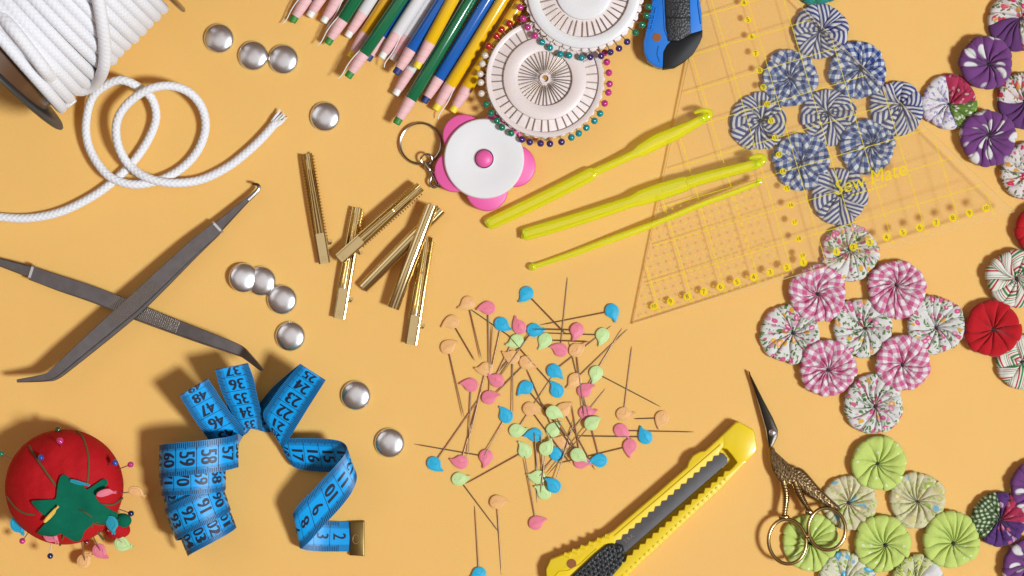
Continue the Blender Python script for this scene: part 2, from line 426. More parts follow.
def wax_paper():
    t = NT('pink_paper_wrap'); x, y, z = t.sep(t.uv())
    q = t.m('FRACT', t.m('ADD', t.m('MULTIPLY', x, .13), y)); c = t.mix(t.step(q, .12, .04), (.68, .38, .38), (.74, .44, .44)); t.col(c)
    t.p.inputs['Roughness'].default_value = .7; t.bump(q, .15, .4); return t.mat
M['wrap'] = wax_paper()
for nm, c in dict(green=(.004, .13, .048), white=(.70, .67, .67), yellow=(.76, .44, .004), blue=(.006, .10, .40), orange=(.70, .36, .01)).items():
    M['barrel_'+nm] = simple('lacquer_'+nm, c, .22, 0, (.06, .04, 2), .4)
for nm, c in dict(green=(.03, .22, .03), white=(.74, .72, .68), yellow=(.80, .62, .03), blue=(.015, .03, .15)).items():
    M['wax_'+nm] = simple('wax_'+nm, c, .55, 0, (.6, .3, .8), sss=.1)
def clear(name, tint, gloss=.5, body=None, bodyfac=0.0, trans=0.0, rim=None):
    """clear or tinted acrylic: see-through body with a real gloss coat"""
    t = NT(name); T = t.t; T.nodes.remove(t.p)
    tr = t.n('ShaderNodeBsdfTransparent'); t.put(tr.inputs[0], tint)
    last = tr.outputs[0]
    if body:
        lw = None
        if rim:
            lw = t.n('ShaderNodeLayerWeight'); lw.inputs[0].default_value = .45; body = t.mix(lw.outputs['Facing'], body, rim)
        df = t.n('ShaderNodeBsdfDiffuse'); t.put(df.inputs[0], body)
        tl = t.n('ShaderNodeBsdfTranslucent'); t.put(tl.inputs[0], body)
        m0 = t.n('ShaderNodeMixShader'); m0.inputs[0].default_value = trans; T.links.new(df.outputs[0], m0.inputs[1]); T.links.new(tl.outputs[0], m0.inputs[2])
        m1 = t.n('ShaderNodeMixShader'); m1.inputs[0].default_value = bodyfac
        if lw: t.put(m1.inputs[0], t.m('ADD', t.m('MULTIPLY', lw.outputs['Facing'], .45), bodyfac))
        T.links.new(last, m1.inputs[1]); T.links.new(m0.outputs[0], m1.inputs[2]); last = m1.outputs[0]
    gl = t.n('ShaderNodeBsdfGlossy'); gl.inputs['Roughness'].default_value = .08
    fr = t.n('ShaderNodeFresnel'); fr.inputs[0].default_value = 1.49; ge = t.n('ShaderNodeNewGeometry'); front = t.m('SUBTRACT', 1.0, ge.outputs['Backfacing'])
    m2 = t.n('ShaderNodeMixShader'); t.put(m2.inputs[0], t.m('MULTIPLY', t.m('MULTIPLY', fr.outputs[0], gloss), front)); T.links.new(last, m2.inputs[1]); T.links.new(gl.outputs[0], m2.inputs[2])
    T.links.new(m2.outputs[0], t.out.inputs[0]); return t.mat
M['acrylic'] = clear('clear_acrylic', (.995, .99, .975), 1.2, (.97, .86, .45), .010)
M['ruler_ink'] = clear('ruler_ink', (.95, .78, .25), .3, (.92, .74, .01), .62)
M['acrylic_edge'] = clear('acrylic_edge', (.86, .78, .60), 1.0, (.85, .66, .32), .5)
M['neon'] = clear('neon_yellow_acrylic', (1.0, 1.0, .42), 2.6, (.97, 1.0, .02), .48, .42, (.62, .95, .0))
def engraved():
    t = NT('engraved_gilt'); o = t.obj(); d, c = t.vor(o, .42); n_, _ = t.noise(o, .5, 4)
    h = t.m('ADD', d, t.m('MULTIPLY', n_, .6)); t.col(t.ramp(h, [(.25, (.035, .024, .014)), (.8, (.27, .18, .09))]))
    t.p.inputs['Metallic'].default_value = 1; t.p.inputs['Roughness'].default_value = .4; t.bump(h, .4, 1.2); return t.mat
M['engraved'] = engraved()
def speckled(name, col, scale):
    t = NT(name); d, c = t.vor(t.obj(), scale); t.col(t.mix(t.step(d, .22, .08), tuple(min(1, q*3+.01) for q in col), col))
    t.p.inputs['Roughness'].default_value = .48; t.bump(d, .45, 1.2); return t.mat
M['grip'] = speckled('textured_black', (.012, .012, .013), .45)

# ------------------------------------------------------------------ the surface everything lies on
mb = MB(); S_ = 3200; n = 1
mb.add([(-S_, -S_, 0), (S_, -S_, 0), (S_, S_, 0), (-S_, S_, 0)], [[0, 1, 2, 3]])
tag(mk(mb, 'table_surface', M['card'], smooth=0), kind='structure')

# ------------------------------------------------------------------ patchwork of gathered fabric rosettes
def rosette(cx, cy, R, th, z0, mats, plan, seed, g=None, parent=None, label=None):
    """plan: material index for each pleat (cycled by angle share)"""
    rn = random.Random(seed); mb = MB(); th *= .88
    c = w2(cx, cy, z0+th*.7); G = w2(g[0], g[1], z0+th*.8) if g else c+Vector((rn.uniform(-2, 2), rn.uniform(-2, 2)))
    N = rn.randint(11, 16); w = [rn.uniform(.65, 1.4) for _ in range(N)]; tot = sum(w)
    th0 = rn.uniform(0, TAU); ang = [th0]
    for q in w: ang.append(ang[-1]+TAU*q/tot)
    tw = rn.uniform(.15, .5)*rn.choice((-1, 1)); rot = rn.uniform(0, TAU); ns = 9
    rhos = [.045, .09, .15, .22, .30, .39, .48, .57, .66, .75, .83, .90, .95, .985, 1.0, .985, .93]
    prof = [.30, .52, .64, .72, .78, .83, .88, .93, .97, 1.0, .99, .93, .83, .68, .46, .20, .0]
    nr = len(rhos); amp = [rn.uniform(.75, 1.3) for _ in range(N)]; lean = [rn.uniform(.55, 1.0) for _ in range(N)]
    def crease(a, j):   # the creases wander as they run inwards
        return a+tw*(1-rhos[j])**1.6 + .10*noise.noise((a*3.1, rhos[j]*2.2, seed))*(1-rhos[j])*2
    foff = Vector((rn.uniform(-40, 40), rn.uniform(-40, 40)))
    cr, sr = math.cos(rot), math.sin(rot)
    for k in range(N):
        a0, a1 = ang[k], ang[k+1]; am = (a0+a1)/2; vs = []; uvs_v = []
        for j in range(nr):
            rho = rhos[j]; low = j >= 15
            b0 = crease(a0, j); b1 = crease(a1 if k < N-1 else ang[0], j)+(TAU if k == N-1 else 0)
            for i in range(ns+1):
                s = i/ns; th_ = lerp(b0, b1, s)
                ss = s**lean[k] if lean[k] < 1 else s
                bump = abs(math.sin(PI*min(1, max(0, ss))))**.62
                A = interp([(0, .3), (.12, 1.0), (.35, 1.0), (.7, .62), (.9, .34), (1, .16)], rho)*4.1*amp[k]
                wob = 1+.024*math.sin(am*3+seed*1.7)+.02*math.sin(am*5+seed)+.014*math.sin(am*9+seed*2)
                edge = 1-.030*(1-bump)*interp([(0, 0), (.7, .3), (1, 1)], rho)
                rr = rho*R*wob*edge
                p = G.lerp(c, min(1, rho**.8))+Vector((math.cos(th_), math.sin(th_)))*rr
                z = z0+th*prof[j]+(0 if low else -A*(1-bump)*.85)
                if rho > .2 and not low: z += .9*noise.noise((p.x*.13, p.y*.13, seed*3.7))+.35*noise.noise((p.x*.4, p.y*.4, seed*1.7))
                z = max(z, z0+.05)
                vs.append((p.x, p.y, z))
                rf = (2-rho)*R if not low else R
                tt = (s-.5)*(a1-a0)*max(rho, .10)*R*1.25
                fx = rf*math.cos(am)-tt*math.sin(am); fy = rf*math.sin(am)+tt*math.cos(am)
                uvs_v.append((fx*cr-fy*sr+foff.x, fx*sr+fy*cr+foff.y))
        fs, us = [], []
        for j in range(nr-1):
            for i in range(ns):
                f = [j*(ns+1)+i, j*(ns+1)+i+1, (j+1)*(ns+1)+i+1, (j+1)*(ns+1)+i]
                fs.append(f); us.append([uvs_v[q] for q in f])
        mi = plan(math.degrees(am) % 360) if callable(plan) else 0
        mb.add(vs, fs, mi, us)
    # shade of the stitched hole in the middle, put in as a dark floor
    nm = len(mats); mats = list(mats)+[M['thread']]
    lathe(mb, [(R*.075, z0+th*.30), (R*.05, z0+th*.18), (.001, z0+th*.15)], (G.x, G.y, 0), 10, nm)
    o = mk(mb, 'rosette', mats, parent, smooth=55, recalc=False)
    # gathering stitches
    sb = MB()
    for q in range(3):
        a = rn.uniform(0, TAU); d = Vector((math.cos(a), math.sin(a), 0)); p = Vector((G.x, G.y, z0+th*.50))
        tube(sb, [p-d*R*.07, p+Vector((0, 0, .8)), p+d*R*.08], .4, 5)
    st = mk(sb, 'gather_stitch', M['thread'], parent); st.parent = o; st.location = (0, 0, 0)
    if label: o['label'] = label
    return o
quilt = thing('patchwork_coverlet', 'patchwork of sewn round gathered fabric rosettes along the right side, partly under the clear ruler', 'patchwork', (*w2(880, 300), 0))
ONE = lambda a: 0
def arcs(*t):   # ((upto_degrees, index), ...)
    def f(a):
        for u, i in t:
            if a < u: return i
        return t[0][1]
    return f
RS = [
 # x, y, r, material(s), plan, thickness, lift, gather point, label
 (829, 117, 28.5, 'navy_stripe', 6.5, 0, (828, 112.5), 'navy and white striped rosette in the middle of the blue diamond'),
 (820.5, 31, 28, 'navy_stripe', 7.5, 1.2, (820.4, 31), 'navy striped rosette at the top of the blue diamond'),
 (758, 122, 28.8, 'navy_stripe', 6.0, 0, (760.6, 121), 'navy striped rosette at the left corner of the blue diamond'),
 (897, 108, 27.5, 'navy_stripe', 8, 1, (901.7, 104), 'navy striped rosette at the right corner of the blue diamond'),
 (839.5, 196, 29, 'navy_stripe', 7.5, 1.2, (841, 195.4), 'navy striped rosette at the bottom of the blue diamond'),
 (790, 78, 28.5, 'blue_gingham', 6.0, 2, (790.4, 78.7), 'blue gingham rosette at the upper left of the diamond'),
 (858, 70, 29, 'blue_gingham', 7, 2.5, (861.7, 68.7), 'blue gingham rosette at the upper right of the diamond'),
 (801.5, 161.5, 29, 'blue_gingham', 6.2, 2, (801.5, 162.7), 'blue gingham rosette at the lower left of the diamond'),
 (867, 147, 28, 'blue_gingham', 7.5, 2.5, (872, 144), 'blue gingham rosette at the lower right of the diamond'),
 (850, 253, 29.3, 'ditsy_floral', 9, 0, (850, 249), 'floral rosette under the lower edge of the ruler'),
 (790, 334, 30.3, 'ditsy_floral', 10, 0, (793.7, 333), 'floral rosette at the left of the pink diamond'),
 (863, 327.5, 30, 'ditsy_floral', 10, 0, (865.8, 328.5), 'floral rosette in the middle of the pink diamond'),
 (936, 325, 29.5, 'ditsy_floral', 11, 1, (937, 328), 'floral rosette beside the plain red one'),
 (873.7, 404.5, 30, 'ditsy_floral', 10, 1, (876, 407), 'floral rosette above the top lime one'),
 (818, 293.5, 29, 'pink_gingham', 10, 3.5, (818, 294), 'pink gingham rosette at the upper left of its diamond'),
 (897, 289.5, 29.6, 'pink_gingham', 11, 3.5, (897, 285), 'pink gingham rosette at the upper right of its diamond'),
 (828, 368, 28.8, 'pink_gingham', 10, 3.5, (828.6, 370.4), 'pink gingham rosette at the lower left of its diamond'),
 (903.3, 363, 28, 'pink_gingham', 11, 3.5, (903, 365), 'pink gingham rosette at the lower right of its diamond'),
 (850, 502.5, 28, 'cream_print', 9, 0, (849, 503), 'cream rosette beside the scissors tail'),
 (917.5, 500.5, 28.6, 'cream_print', 10, 0, (918, 502), 'cream rosette above the right lime one'),
 (847, 581, 29, 'blue_cream_print', 10, 0, (847, 583), 'cream rosette with blue blossoms at the bottom edge'),
 (879, 463.5, 28, 'lime_dots', 10, 3, (878, 464), 'lime dotted rosette at the top of its group'),
 (811, 542.5, 29, 'lime_dots', 8, 0, (810.6, 544), 'lime dotted rosette under the scissors rings'),
 (882.5, 543.5, 28.7, 'lime_dots', 10, 3, (886, 545.6), 'lime dotted rosette in the middle of its group'),
 (951.5, 540, 29, 'lime_dots', 10, 3, (954, 544), 'lime dotted rosette at the right of its group'),
 (986.5, 62.5, 27, 'purple_dots', 13, 6, (990, 64), 'purple rosette with white dots, upper one'),
 (988.5, 138, 28.5, 'purple_dots', 13, 4, (989.5, 134.7), 'purple rosette with white dots, just above the ruler corner'),
 (1038, 488, 28, 'purple_dots', 12, 3, None, 'purple dotted rosette cut by the right edge'),
 (1031, 567, 28.5, 'purple_dots', 12, 3, None, 'purple dotted rosette in the bottom right corner'),
 (1017, 22, 29, ('red_floral', 'plum_cotton'), 11, 0, (1022, 18), 'red and plum floral rosette in the top right corner'),
 (1026, 100, 29, ('red_floral', 'plum_cotton'), 11, 0, None, 'red floral rosette with plum patch at the right edge'),
 (1029, 171, 29, 'red_floral', 12, 0, None, 'red printed rosette at the right edge'),
 (1044, 229, 28.5, 'red_cotton', 13, 3, None, 'plain red rosette cut by the right edge'),
 (1015.5, 278.5, 29, 'candy_stripe', 12, 4, (1017.7, 279), 'red, green and white striped rosette above the plain red one'),
 (1023.5, 362, 28, 'candy_stripe', 11, 0, None, 'red, green and cream striped rosette below the plain red one'),
 (993, 328.7, 28.7, 'red_cotton', 12, 4, (994.6, 329.7), 'plain red rosette beside the floral one'),
]
for i, (x, y, r, mt, th, z0, g, lb) in enumerate(RS):
    if isinstance(mt, tuple): rosette(x, y, r, th, z0, [M[q] for q in mt], arcs((180, 0), (290, 1), (360, 0)), 11+i, g, quilt, lb)
    else: rosette(x, y, r, th, z0, [M[mt]], ONE, 11+i, g, quilt, lb)
rosette(949.5, 102, 28.3, 10, 0, [M['lilac_floral'], M['crimson_print'], M['green_sprig']], arcs((85, 1), (92, 1), (275, 0), (359, 2)), 91, (950, 104), quilt, 'rosette pieced of lilac floral, crimson and green prints')
rosette(1000, 519, 27.7, 12, 1, [M['green_lattice'], M['plum_print'], M['crimson_print']], arcs((20, 2), (60, 2), (100, 1), (225, 0), (360, 1)), 92, (1000.6, 520), quilt, 'rosette pieced of green lattice, plum and pink prints')
rosette(818, -24, 29, 10, 0, [M['teal_print']], ONE, 93, None, quilt, 'teal printed rosette cut by the top edge')
rosette(918, 583, 28, 10, 0, [M['olive_floral'], M['white_cotton']], arcs((60, 1), (200, 0), (360, 1)), 94, None, quilt, 'olive floral and white rosette at the bottom edge')

# ------------------------------------------------------------------ metal studs
def stud_mesh(r, zc=5.2):
    mb = MB()
    pr = [(r*.93, 0), (r, .6), (r, 1.4)]
    for i in range(1, 13):
        a = i/12; pr.append((r*math.cos(a*PI/2)**.92 if a < 1 else 1e-4, 1.4+zc*math.sin(a*PI/2)**.9))
    lathe(mb, pr, (0, 0, 0), 48)
    return mb
sm = stud_mesh(15.0)
def stud(x, y, lab, z=0, tilt=(0, 0), k=1.0):
    p = W(x, y, z+3); p.z = z
    if not stud.proto:
        o = mk(sm, 'domed_stud', M['steel'], None, smooth=60); stud.proto = o
    else: o = stud.proto.copy(); C.objects.link(o)
    o.location = p*U; o.rotation_euler = (tilt[0], tilt[1], 0); o.scale = (k, k, k)
    tag(o, lab, 'stud', 'domed metal studs')
stud.proto = None
for a in [(218.8, 38.3, 'silver domed stud nearest the white cord spool'), (253, 55.6, 'silver domed stud touching the left side of another, below the topmost stud'),
          (283.3, 59.2, 'silver domed stud touching the right side of another, near the green pencil tips'), (325, 116.5, 'silver domed stud standing alone above the leftmost gold hair clip'),
          (261, 281, 'silver domed stud in the middle of a row of three, partly under its left neighbour'), (243.5, 277.8, 'silver domed stud resting on top of its right neighbour, left of the row of three', 2.4, (0, .16)),
          (282, 299.6, 'silver domed stud at the lower right end of the row of three'), (290.3, 336.3, 'silver domed stud alone between the row of three and the blue tape'),
          (355.7, 395.5, 'silver domed stud alone at the right of the blue tape loop'), (389.5, 443, 'silver domed stud nearest the long bird-headed pins, lowest of all')]:
    stud(*a)

# ------------------------------------------------------------------ cord: spool and loose length
D2 = Vector((.757, .653))            # spool axis in photo pixels turned to the world: right and up
ax = Vector((.722, .692, 0)); nx = Vector((.692, -.722, 0))
RC, RF = 94.0, 110.0
side = W(112, 66, RC+6); centre = Vector((side.x, side.y, 0))-nx*(RC+5); centre.z = RF
spool = thing('cord_spool', 'large dark spool wound with thick white braided cord, cut by the top left corner', 'spool', (centre.x, centre.y, 0))
t_l = (Vector((*W(35, 103, RF)[:2], 0))-Vector((centre.x, centre.y, 0))).dot(ax)
t_r = (Vector((*W(178, 5, RF)[:2], 0))-Vector((centre.x, centre.y, 0))).dot(ax)
Mx = Matrix((ax, nx, Vector((0, 0, 1)))).transposed()
def axisM(): # lathe z -> spool axis
    return Matrix((nx, Vector((0, 0, 1)), ax)).transposed()
for t_, sgn in ((t_l, -1), (t_r, 1)):
    mb = MB(); lathe(mb, [(10, -2.2), (RF-2, -2.2), (RF, -.8), (RF, .8), (RF-2, 2.2), (10, 2.2)], centre+ax*t_, 96, 0, axisM())
    mk(mb, 'flange', M['spoolblack'] if sgn < 0 else M['spoolbrown'], spool, smooth=40)
mb = MB(); lathe(mb, [(RC-8, t_l+2), (RC-8, t_r-2)], centre, 64, 0, axisM()); mk(mb, 'core', M['spoolbrown'], spool)
span = t_r-t_l-22; NT_ = int(span/9.9); mb = MB(); pts = []; rn = random.Random(4)
per = 64; off = [rn.uniform(-1.2, 1.2) for _ in range(NT_+3)]; ro = [rn.uniform(-1.2, 1.5) for _ in range(NT_+3)]
for i in range(NT_*per+1):
    q = i/per; k = int(q); f = q-k; f = f*f*(3-2*f)
    a = TAU*q+2.6; oo = lerp(off[k], off[k+1], f); r = RC+lerp(ro[k], ro[k+1], f)+(2.5*math.sin(a*1.0) if k < 3 else 0)
    # the first turns lie loose and slanted
    sl = interp([(0, 9.0), (3, 3.5), (6, 0)], q)*math.sin(a-.5)
    pts.append(centre+ax*(t_l+14+span*q/NT_+oo+sl)+nx*(r*math.cos(a))+Vector((0, 0, r*math.sin(a))))
tube(mb, pts, 5.5, 10); mk(mb, 'cord_winding', M['cord_wound'], spool, smooth=0 or 80)
def on_spool(x, y, rr):
    """point on the wound cylinder seen at photo position x, y"""
    z = 150.0
    for _ in range(12):
        p = W(x, y, z); d = (Vector((p.x, p.y, 0))-Vector((centre.x, centre.y, 0))).dot(nx)
        z = centre.z+math.sqrt(max(0, rr*rr-d*d))
    return W(x, y, z)
mb = MB(); tube(mb, catmull([on_spool(x, y, RC+12) for x, y in ((86, -30), (96, -8), (102, 22), (105, 50), (103, 70))]+[W(94, 84, 96), W(80, 90, 84), W(68, 84, 80)], 10), 6.0, 10)
mk(mb, 'loose_strand', M['cord_wound'], spool, smooth=80)
mb = MB(); tube(mb, catmull([on_spool(-12, 2, RC-8)]+[on_spool(x, y, RC+9) for x, y in ((10, 26), (28, 48), (46, 72))]+[W(60, 90, 104), W(72, 105, 96)], 10), 6.2, 10)
mk(mb, 'cord_stub', M['cord_wound'], spool, smooth=80)

cp = [(-60, 205), (-30, 212), (0, 217), (30, 218), (60, 212), (88, 199), (110, 184), (132, 163), (148, 140), (156, 118), (152, 99), (140, 88), (122, 80), (106, 85), (92, 98), (86, 122), (88, 144), (98, 164), (112, 178), (134, 184.5), (160, 180), (182, 168), (198, 150), (205.5, 128), (202, 108), (190, 93), (172, 86), (152, 88), (134, 98), (121, 112), (116, 128), (119, 148), (130, 166), (148, 178), (172, 183), (200, 180), (226, 168), (246, 153), (262, 138), (276, 122)]
cz = [4.5]*len(cp)
for i, z in {7: 4.5, 8: 5, 9: 8, 10: 14, 11: 20, 12: 24, 13: 22, 14: 18, 15: 13, 16: 10, 17: 11.5, 18: 13, 19: 12.5, 20: 8, 21: 5, 22: 5, 23: 7, 24: 12, 25: 20, 26: 26, 27: 30, 28: 28, 29: 26, 30: 22, 31: 18, 32: 13, 33: 15, 34: 13, 35: 6}.items(): cz[i] = z
loose = thing('loose_cord', 'white braided cotton cord making two loops, its frayed end left of the upper studs', 'cord', (*w2(140, 150), 0))
mb = MB(); tube(mb, catmull([W(x, y, z) for (x, y), z in zip(cp, cz)], 12), 4.35, 12); mk(mb, 'cord', M['cord'], loose, smooth=80)
mb = MB(); e = W(274, 124, 4.5); d = Vector((.66, .70, 0)).normalized(); s = Vector((-d.y, d.x, 0)); rn = random.Random(8)
for i in range(46):
    a = rn.uniform(-1, 1); b = rn.uniform(-1, 1); L = rn.uniform(7, 15)
    st = e+s*a*3.6+Vector((0, 0, b*3))
    tube(mb, [st, st+d*L*.5+s*a*1.2, st+d*L+s*(a*1.6+rn.uniform(-1.5, 1.5))+Vector((0, 0, b*1.2))], [1.0, .9, .4], 5)
mk(mb, 'frayed_end', M['string'], loose)

# ------------------------------------------------------------------ tweezers
def tweezers(label, path, tip, zs, w_mid, ferr, hook=None, ridges=(), ztop=0.0, order=0):
    """path: photo points from ferrule end to bend to tip; two arms one above the other"""
    th = thing('tweezers', label, 'tweezers', (*w2(*path[0]), 0), 'crossed steel tweezers')
    n = len(path)
    for s_, dz, sh in ((1, 0.0, Vector((0, 0, 0))), (-1, -4.6, Vector((2.6, -2.8, 0)))):
        pts = []; Wd = []
        for i, ((x, y), z, w) in enumerate(zip(path, zs, w_mid)):
            f = i/(n-1); gap = math.sin(PI*min(1, f*1.05))
            p = W(x, y, z); pts.append(p+Vector((0, 0, dz*(.45+.55*gap)))+sh*gap); Wd.append(w)
        P = catmull(pts, 6); Ws = [lerp(Wd[int(k/6)], Wd[min(n-1, int(k/6)+1)], (k % 6)/6) for k in range(len(P))]
        mb = MB(); bar(mb, P, Ws, 2.6 if s_ > 0 else 2.4, 0, .2)
        if s_ > 0:
            for (a, b, cnt) in ridges:
                for k in range(cnt):
                    f = lerp(a, b, k/(cnt-1))*(len(P)-1); i = int(f); c = P[i].lerp(P[min(i+1, len(P)-1)], f-i)
                    t = (P[min(i+1, len(P)-1)]-P[i]).normalized(); s = t.cross(Vector((0, 0, 1))).normalized(); u = s.cross(t)
                    w = Ws[i]*.46
                    bar(mb, [c+u*1.35-s*w, c+u*1.45+s*w], .8, 1.5, 1, .3)
        mk(mb, 'arm', [M['darksteel'], M['nickel']], th, smooth=30)
    # ferrule ring and the solid pointed end
    f0 = W(*ferr[0], zs[0]-2.8); f1 = W(*ferr[1], zs[0]-2.8); d = (f1-f0).normalized()
    mb = MB(); bar(mb, [f0, f0+d*2.4], w_mid[0]+1.6, 9.5, 0, .25); mk(mb, 'ferrule', M['steel'], th, smooth=30)
    mb = MB(); L = (f1-f0).length
    Pp = [f0+d*2, f0+d*(L*.35), f0+d*L*.75, f1]
    Ws = [w_mid[0]*.86, w_mid[0]*.68, w_mid[0]*.46, w_mid[0]*.34]
    bar(mb, Pp, Ws, [5, 4.4, 3.6, 3], 0, .25)
    if hook: tube(mb, catmull([W(x, y, z_) for x, y, z_ in hook], 5), [lerp(2.7, 1.2, q/(5*(len(hook)-1))) for q in range(5*(len(hook)-1)+1)], 8)
    mk(mb, 'hooked_end' if hook else 'pointed_end', M['darksteel'], th, smooth=30)
    return th
tweezers('dark steel tweezers lying under the other pair, bent tip over the blue tape',
    [(31, 273), (60, 283), (95, 294.5), (129, 308), (165, 322), (205, 337), (237, 349), (247, 356), (262, 370)], None,
    [12, 12, 12, 12, 14, 20, 29, 36, 50], [14, 15, 15, 15.5, 14, 12.5, 10.5, 8, 3.2], ((33, 272.5), (-32, 252)), None, ((.31, .54, 38),))
tweezers('dark steel hooked tweezers lying on top of the other pair, bent tip lower left',
    [(217, 228), (192, 249), (162, 277), (133, 304), (104, 329), (72, 357), (54, 373), (44, 377.5), (17, 381)], None,
    [12, 15, 18, 21, 23, 26, 27, 27, 27], [13, 14.5, 15.5, 16, 14.5, 11.5, 9.5, 7, 3.0], ((217, 228), (250, 197.5)), [(248, 199.5, 9), (254, 194, 9), (258.5, 189, 9), (258, 185, 9), (252.5, 183.5, 9)], ((.28, .46, 30),))

# ------------------------------------------------------------------ tape measure
rows = [ # number, edge 1 (x,y,z), edge 2 (x,y,z)
 (1.35, (350, 551.5, 2.2), (350, 521.5, 2.2)), (2, (338, 551.5, 1.6), (339, 521.5, 1.6)), (3, (321, 551.5, 2), (322, 520.5, 3)), (4, (308, 550.5, 5), (306, 519, 10)),
 (5, (302, 549, 8), (296, 516, 18)), (5.9, (300, 548, 13), (293, 514, 26)), (7, (302, 548, 18), (294, 512, 31)), (8, (311, 540, 24), (300, 503, 35)), (9, (324, 525, 29), (313, 490, 39)), (10, (340, 508, 34), (325, 477, 42)),
 (11, (352, 492, 37), (336, 465, 44)), (12, (356.5, 480, 35), (345, 454, 43)), (12.8, (355.5, 472, 29), (347, 447.5, 38)), (13.6, (350, 470, 21), (342, 442, 31)), (14.4, (341, 471.5, 15), (332, 439.5, 27)), (15.4, (325, 472, 11), (318, 438.5, 24)),
 (16.4, (308, 470.5, 9), (304, 438, 22)), (17.3, (295, 467.5, 8), (290, 438.5, 20)), (18, (288, 460, 8), (281, 438, 17)), (18.6, (284, 452, 10), (275, 433, 17)), (19.6, (284, 447, 15), (268, 426, 20)),
 (21, (292, 434, 23), (263, 414, 26)), (22, (300, 421, 30), (270, 402, 32)), (23, (308, 408, 37), (279, 389, 39)), (24, (316, 395.5, 44), (289, 376.5, 45)), (25, (323, 384.5, 50), (297.5, 367, 51)), (25.6, (325.5, 380.5, 50), (300, 364, 51)),
 (26.1, (324, 382, 45), (298, 365.5, 46)), (27, (316, 390, 36), (290, 372, 37)), (28.5, (300, 404, 22), (272, 388, 23)), (30, (284, 420, 10), (259, 404, 12)), (31.4, (272, 431, 3), (249, 416, 5)),
 (32.1, (265, 432, 3), (243, 425, 3)), (32.6, (262, 427, 8), (240, 428, 9)), (33.3, (262, 418, 17), (236, 423, 18)), (34, (260.5, 409, 24), (232, 413, 25)), (35, (257, 395, 34), (225, 400, 35)), (36, (254, 380, 43), (219.5, 386, 44)), (37, (249.5, 367, 50), (216, 373, 51)), (37.5, (248, 363.5, 50), (215, 370, 51)),
 (38, (249, 366, 44), (217, 372, 45)), (39.5, (252, 384, 28), (222, 389, 29)), (41.5, (254, 407, 12), (229, 413, 13)), (43, (252, 425, 4), (230, 437, 5)), (43.8, (247, 433, 4), (222, 448, 5)), (44.4, (244, 431, 10), (216, 447, 12)),
 (45, (241, 426, 16), (210.5, 442, 18)), (46, (231, 413, 26), (201, 429, 27)), (47, (222, 400, 35), (192, 416, 36)), (48, (214, 387.5, 43), (184.5, 404, 44)), (48.9, (208.5, 379.5, 48), (180.5, 396.5, 49)), (49.4, (208.5, 379.5, 45), (181, 396.5, 46)),
 (50.5, (214, 389, 34), (187, 406, 35)), (52.5, (228, 411, 17), (202, 430, 18)), (54.3, (241, 428, 6), (217, 452, 7)), (55.2, (243, 436, 8), (226, 463, 9)),
]
RW = [(s, W(*a), W(*b)) for s, a, b in rows]
def axis_c(n): # coil axis in photo pixels, width direction angle and radius by turn
    tab = [(0, (198, 451, 90, 38)), (1, (190, 475, 90, 33)), (1.5, (190, 480, 88, 30)), (2, (191, 484, 84, 27)), (2.55, (191, 492, 76, 30)), (3, (193, 507, 70, 32)), (3.9, (201, 523, 68, 28.5)), (4.8, (207, 538, 68, 25.5))]
    return [interp([(k, v[i]) for k, v in tab], n) for i in range(4)]
s = 55.9; deg = 8
while s < 105.6:
    n_ = (s-56)/11.0; cx_, cy_, wa, r = axis_c(n_); phi = math.radians((s-56)/11*360+4)
    wa = math.radians(wa); wd = Vector((math.cos(wa), -math.sin(wa), 0)); xd = Vector((math.sin(wa), math.cos(wa), 0))
    zc = min(28, r*.8+1.2); base = W(cx_, cy_, 40); base.z = 0
    rz = r*.8
    p = base+xd*(math.cos(phi)*r)+Vector((0, 0, zc+math.sin(phi)*rz))
    RW.append((s, p-wd*16.3, p+wd*16.3)); s += .45
ctr = [Vector((0, 0, 0))]
E1 = [r[1] for r in RW]; E2 = [r[2] for r in RW]; SN = [r[0] for r in RW]
SUB = 6
e1 = catmull(E1, SUB); e2 = catmull(E2, SUB); sn = catmull([Vector((q, 0, 0)) for q in SN], SUB); sn = [q.x for q in sn]
tape = thing('tape_measure', 'curled bright blue tape measure with black centimetre numbers and brass end', 'tape measure', (*w2(260, 460), 0))
mb = MB(); NW = 6; m = len(e1); vs = []; nrm = []
for i in range(m):
    a = e1[i]; b = e2[i]; t = ((e1[min(i+1, m-1)]+e2[min(i+1, m-1)])-(e1[max(i-1, 0)]+e2[max(i-1, 0)])).normalized()
    nn = t.cross(b-a).normalized(); nrm.append(nn)
# consistent thin body (0.5 thick): two skins and edges
for i in range(m):
    for k in range(NW+1): vs.append(e1[i].lerp(e2[i], k/NW)+nrm[i]*.25)
for i in range(m):
    for k in range(NW+1): vs.append(e1[i].lerp(e2[i], k/NW)-nrm[i]*.25)
fs = []; us = []; o2 = m*(NW+1)
for i in range(m-1):
    for k in range(NW):
        q = [i*(NW+1)+k, i*(NW+1)+k+1, (i+1)*(NW+1)+k+1, (i+1)*(NW+1)+k]; u = [(sn[i], k/NW), (sn[i], (k+1)/NW), (sn[i+1], (k+1)/NW), (sn[i+1], k/NW)]
        fs.append(q); us.append(u); fs.append([o2+z for z in q][::-1]); us.append(u[::-1])
    for k in (0, NW):
        q = [i*(NW+1)+k, (i+1)*(NW+1)+k, o2+(i+1)*(NW+1)+k, o2+i*(NW+1)+k]; fs.append(q); us.append([(sn[i], k/NW)]*4)
mb.add(vs, fs, 0, us); mk(mb, 'ribbon', M['tape'], tape, smooth=60, recalc=False)
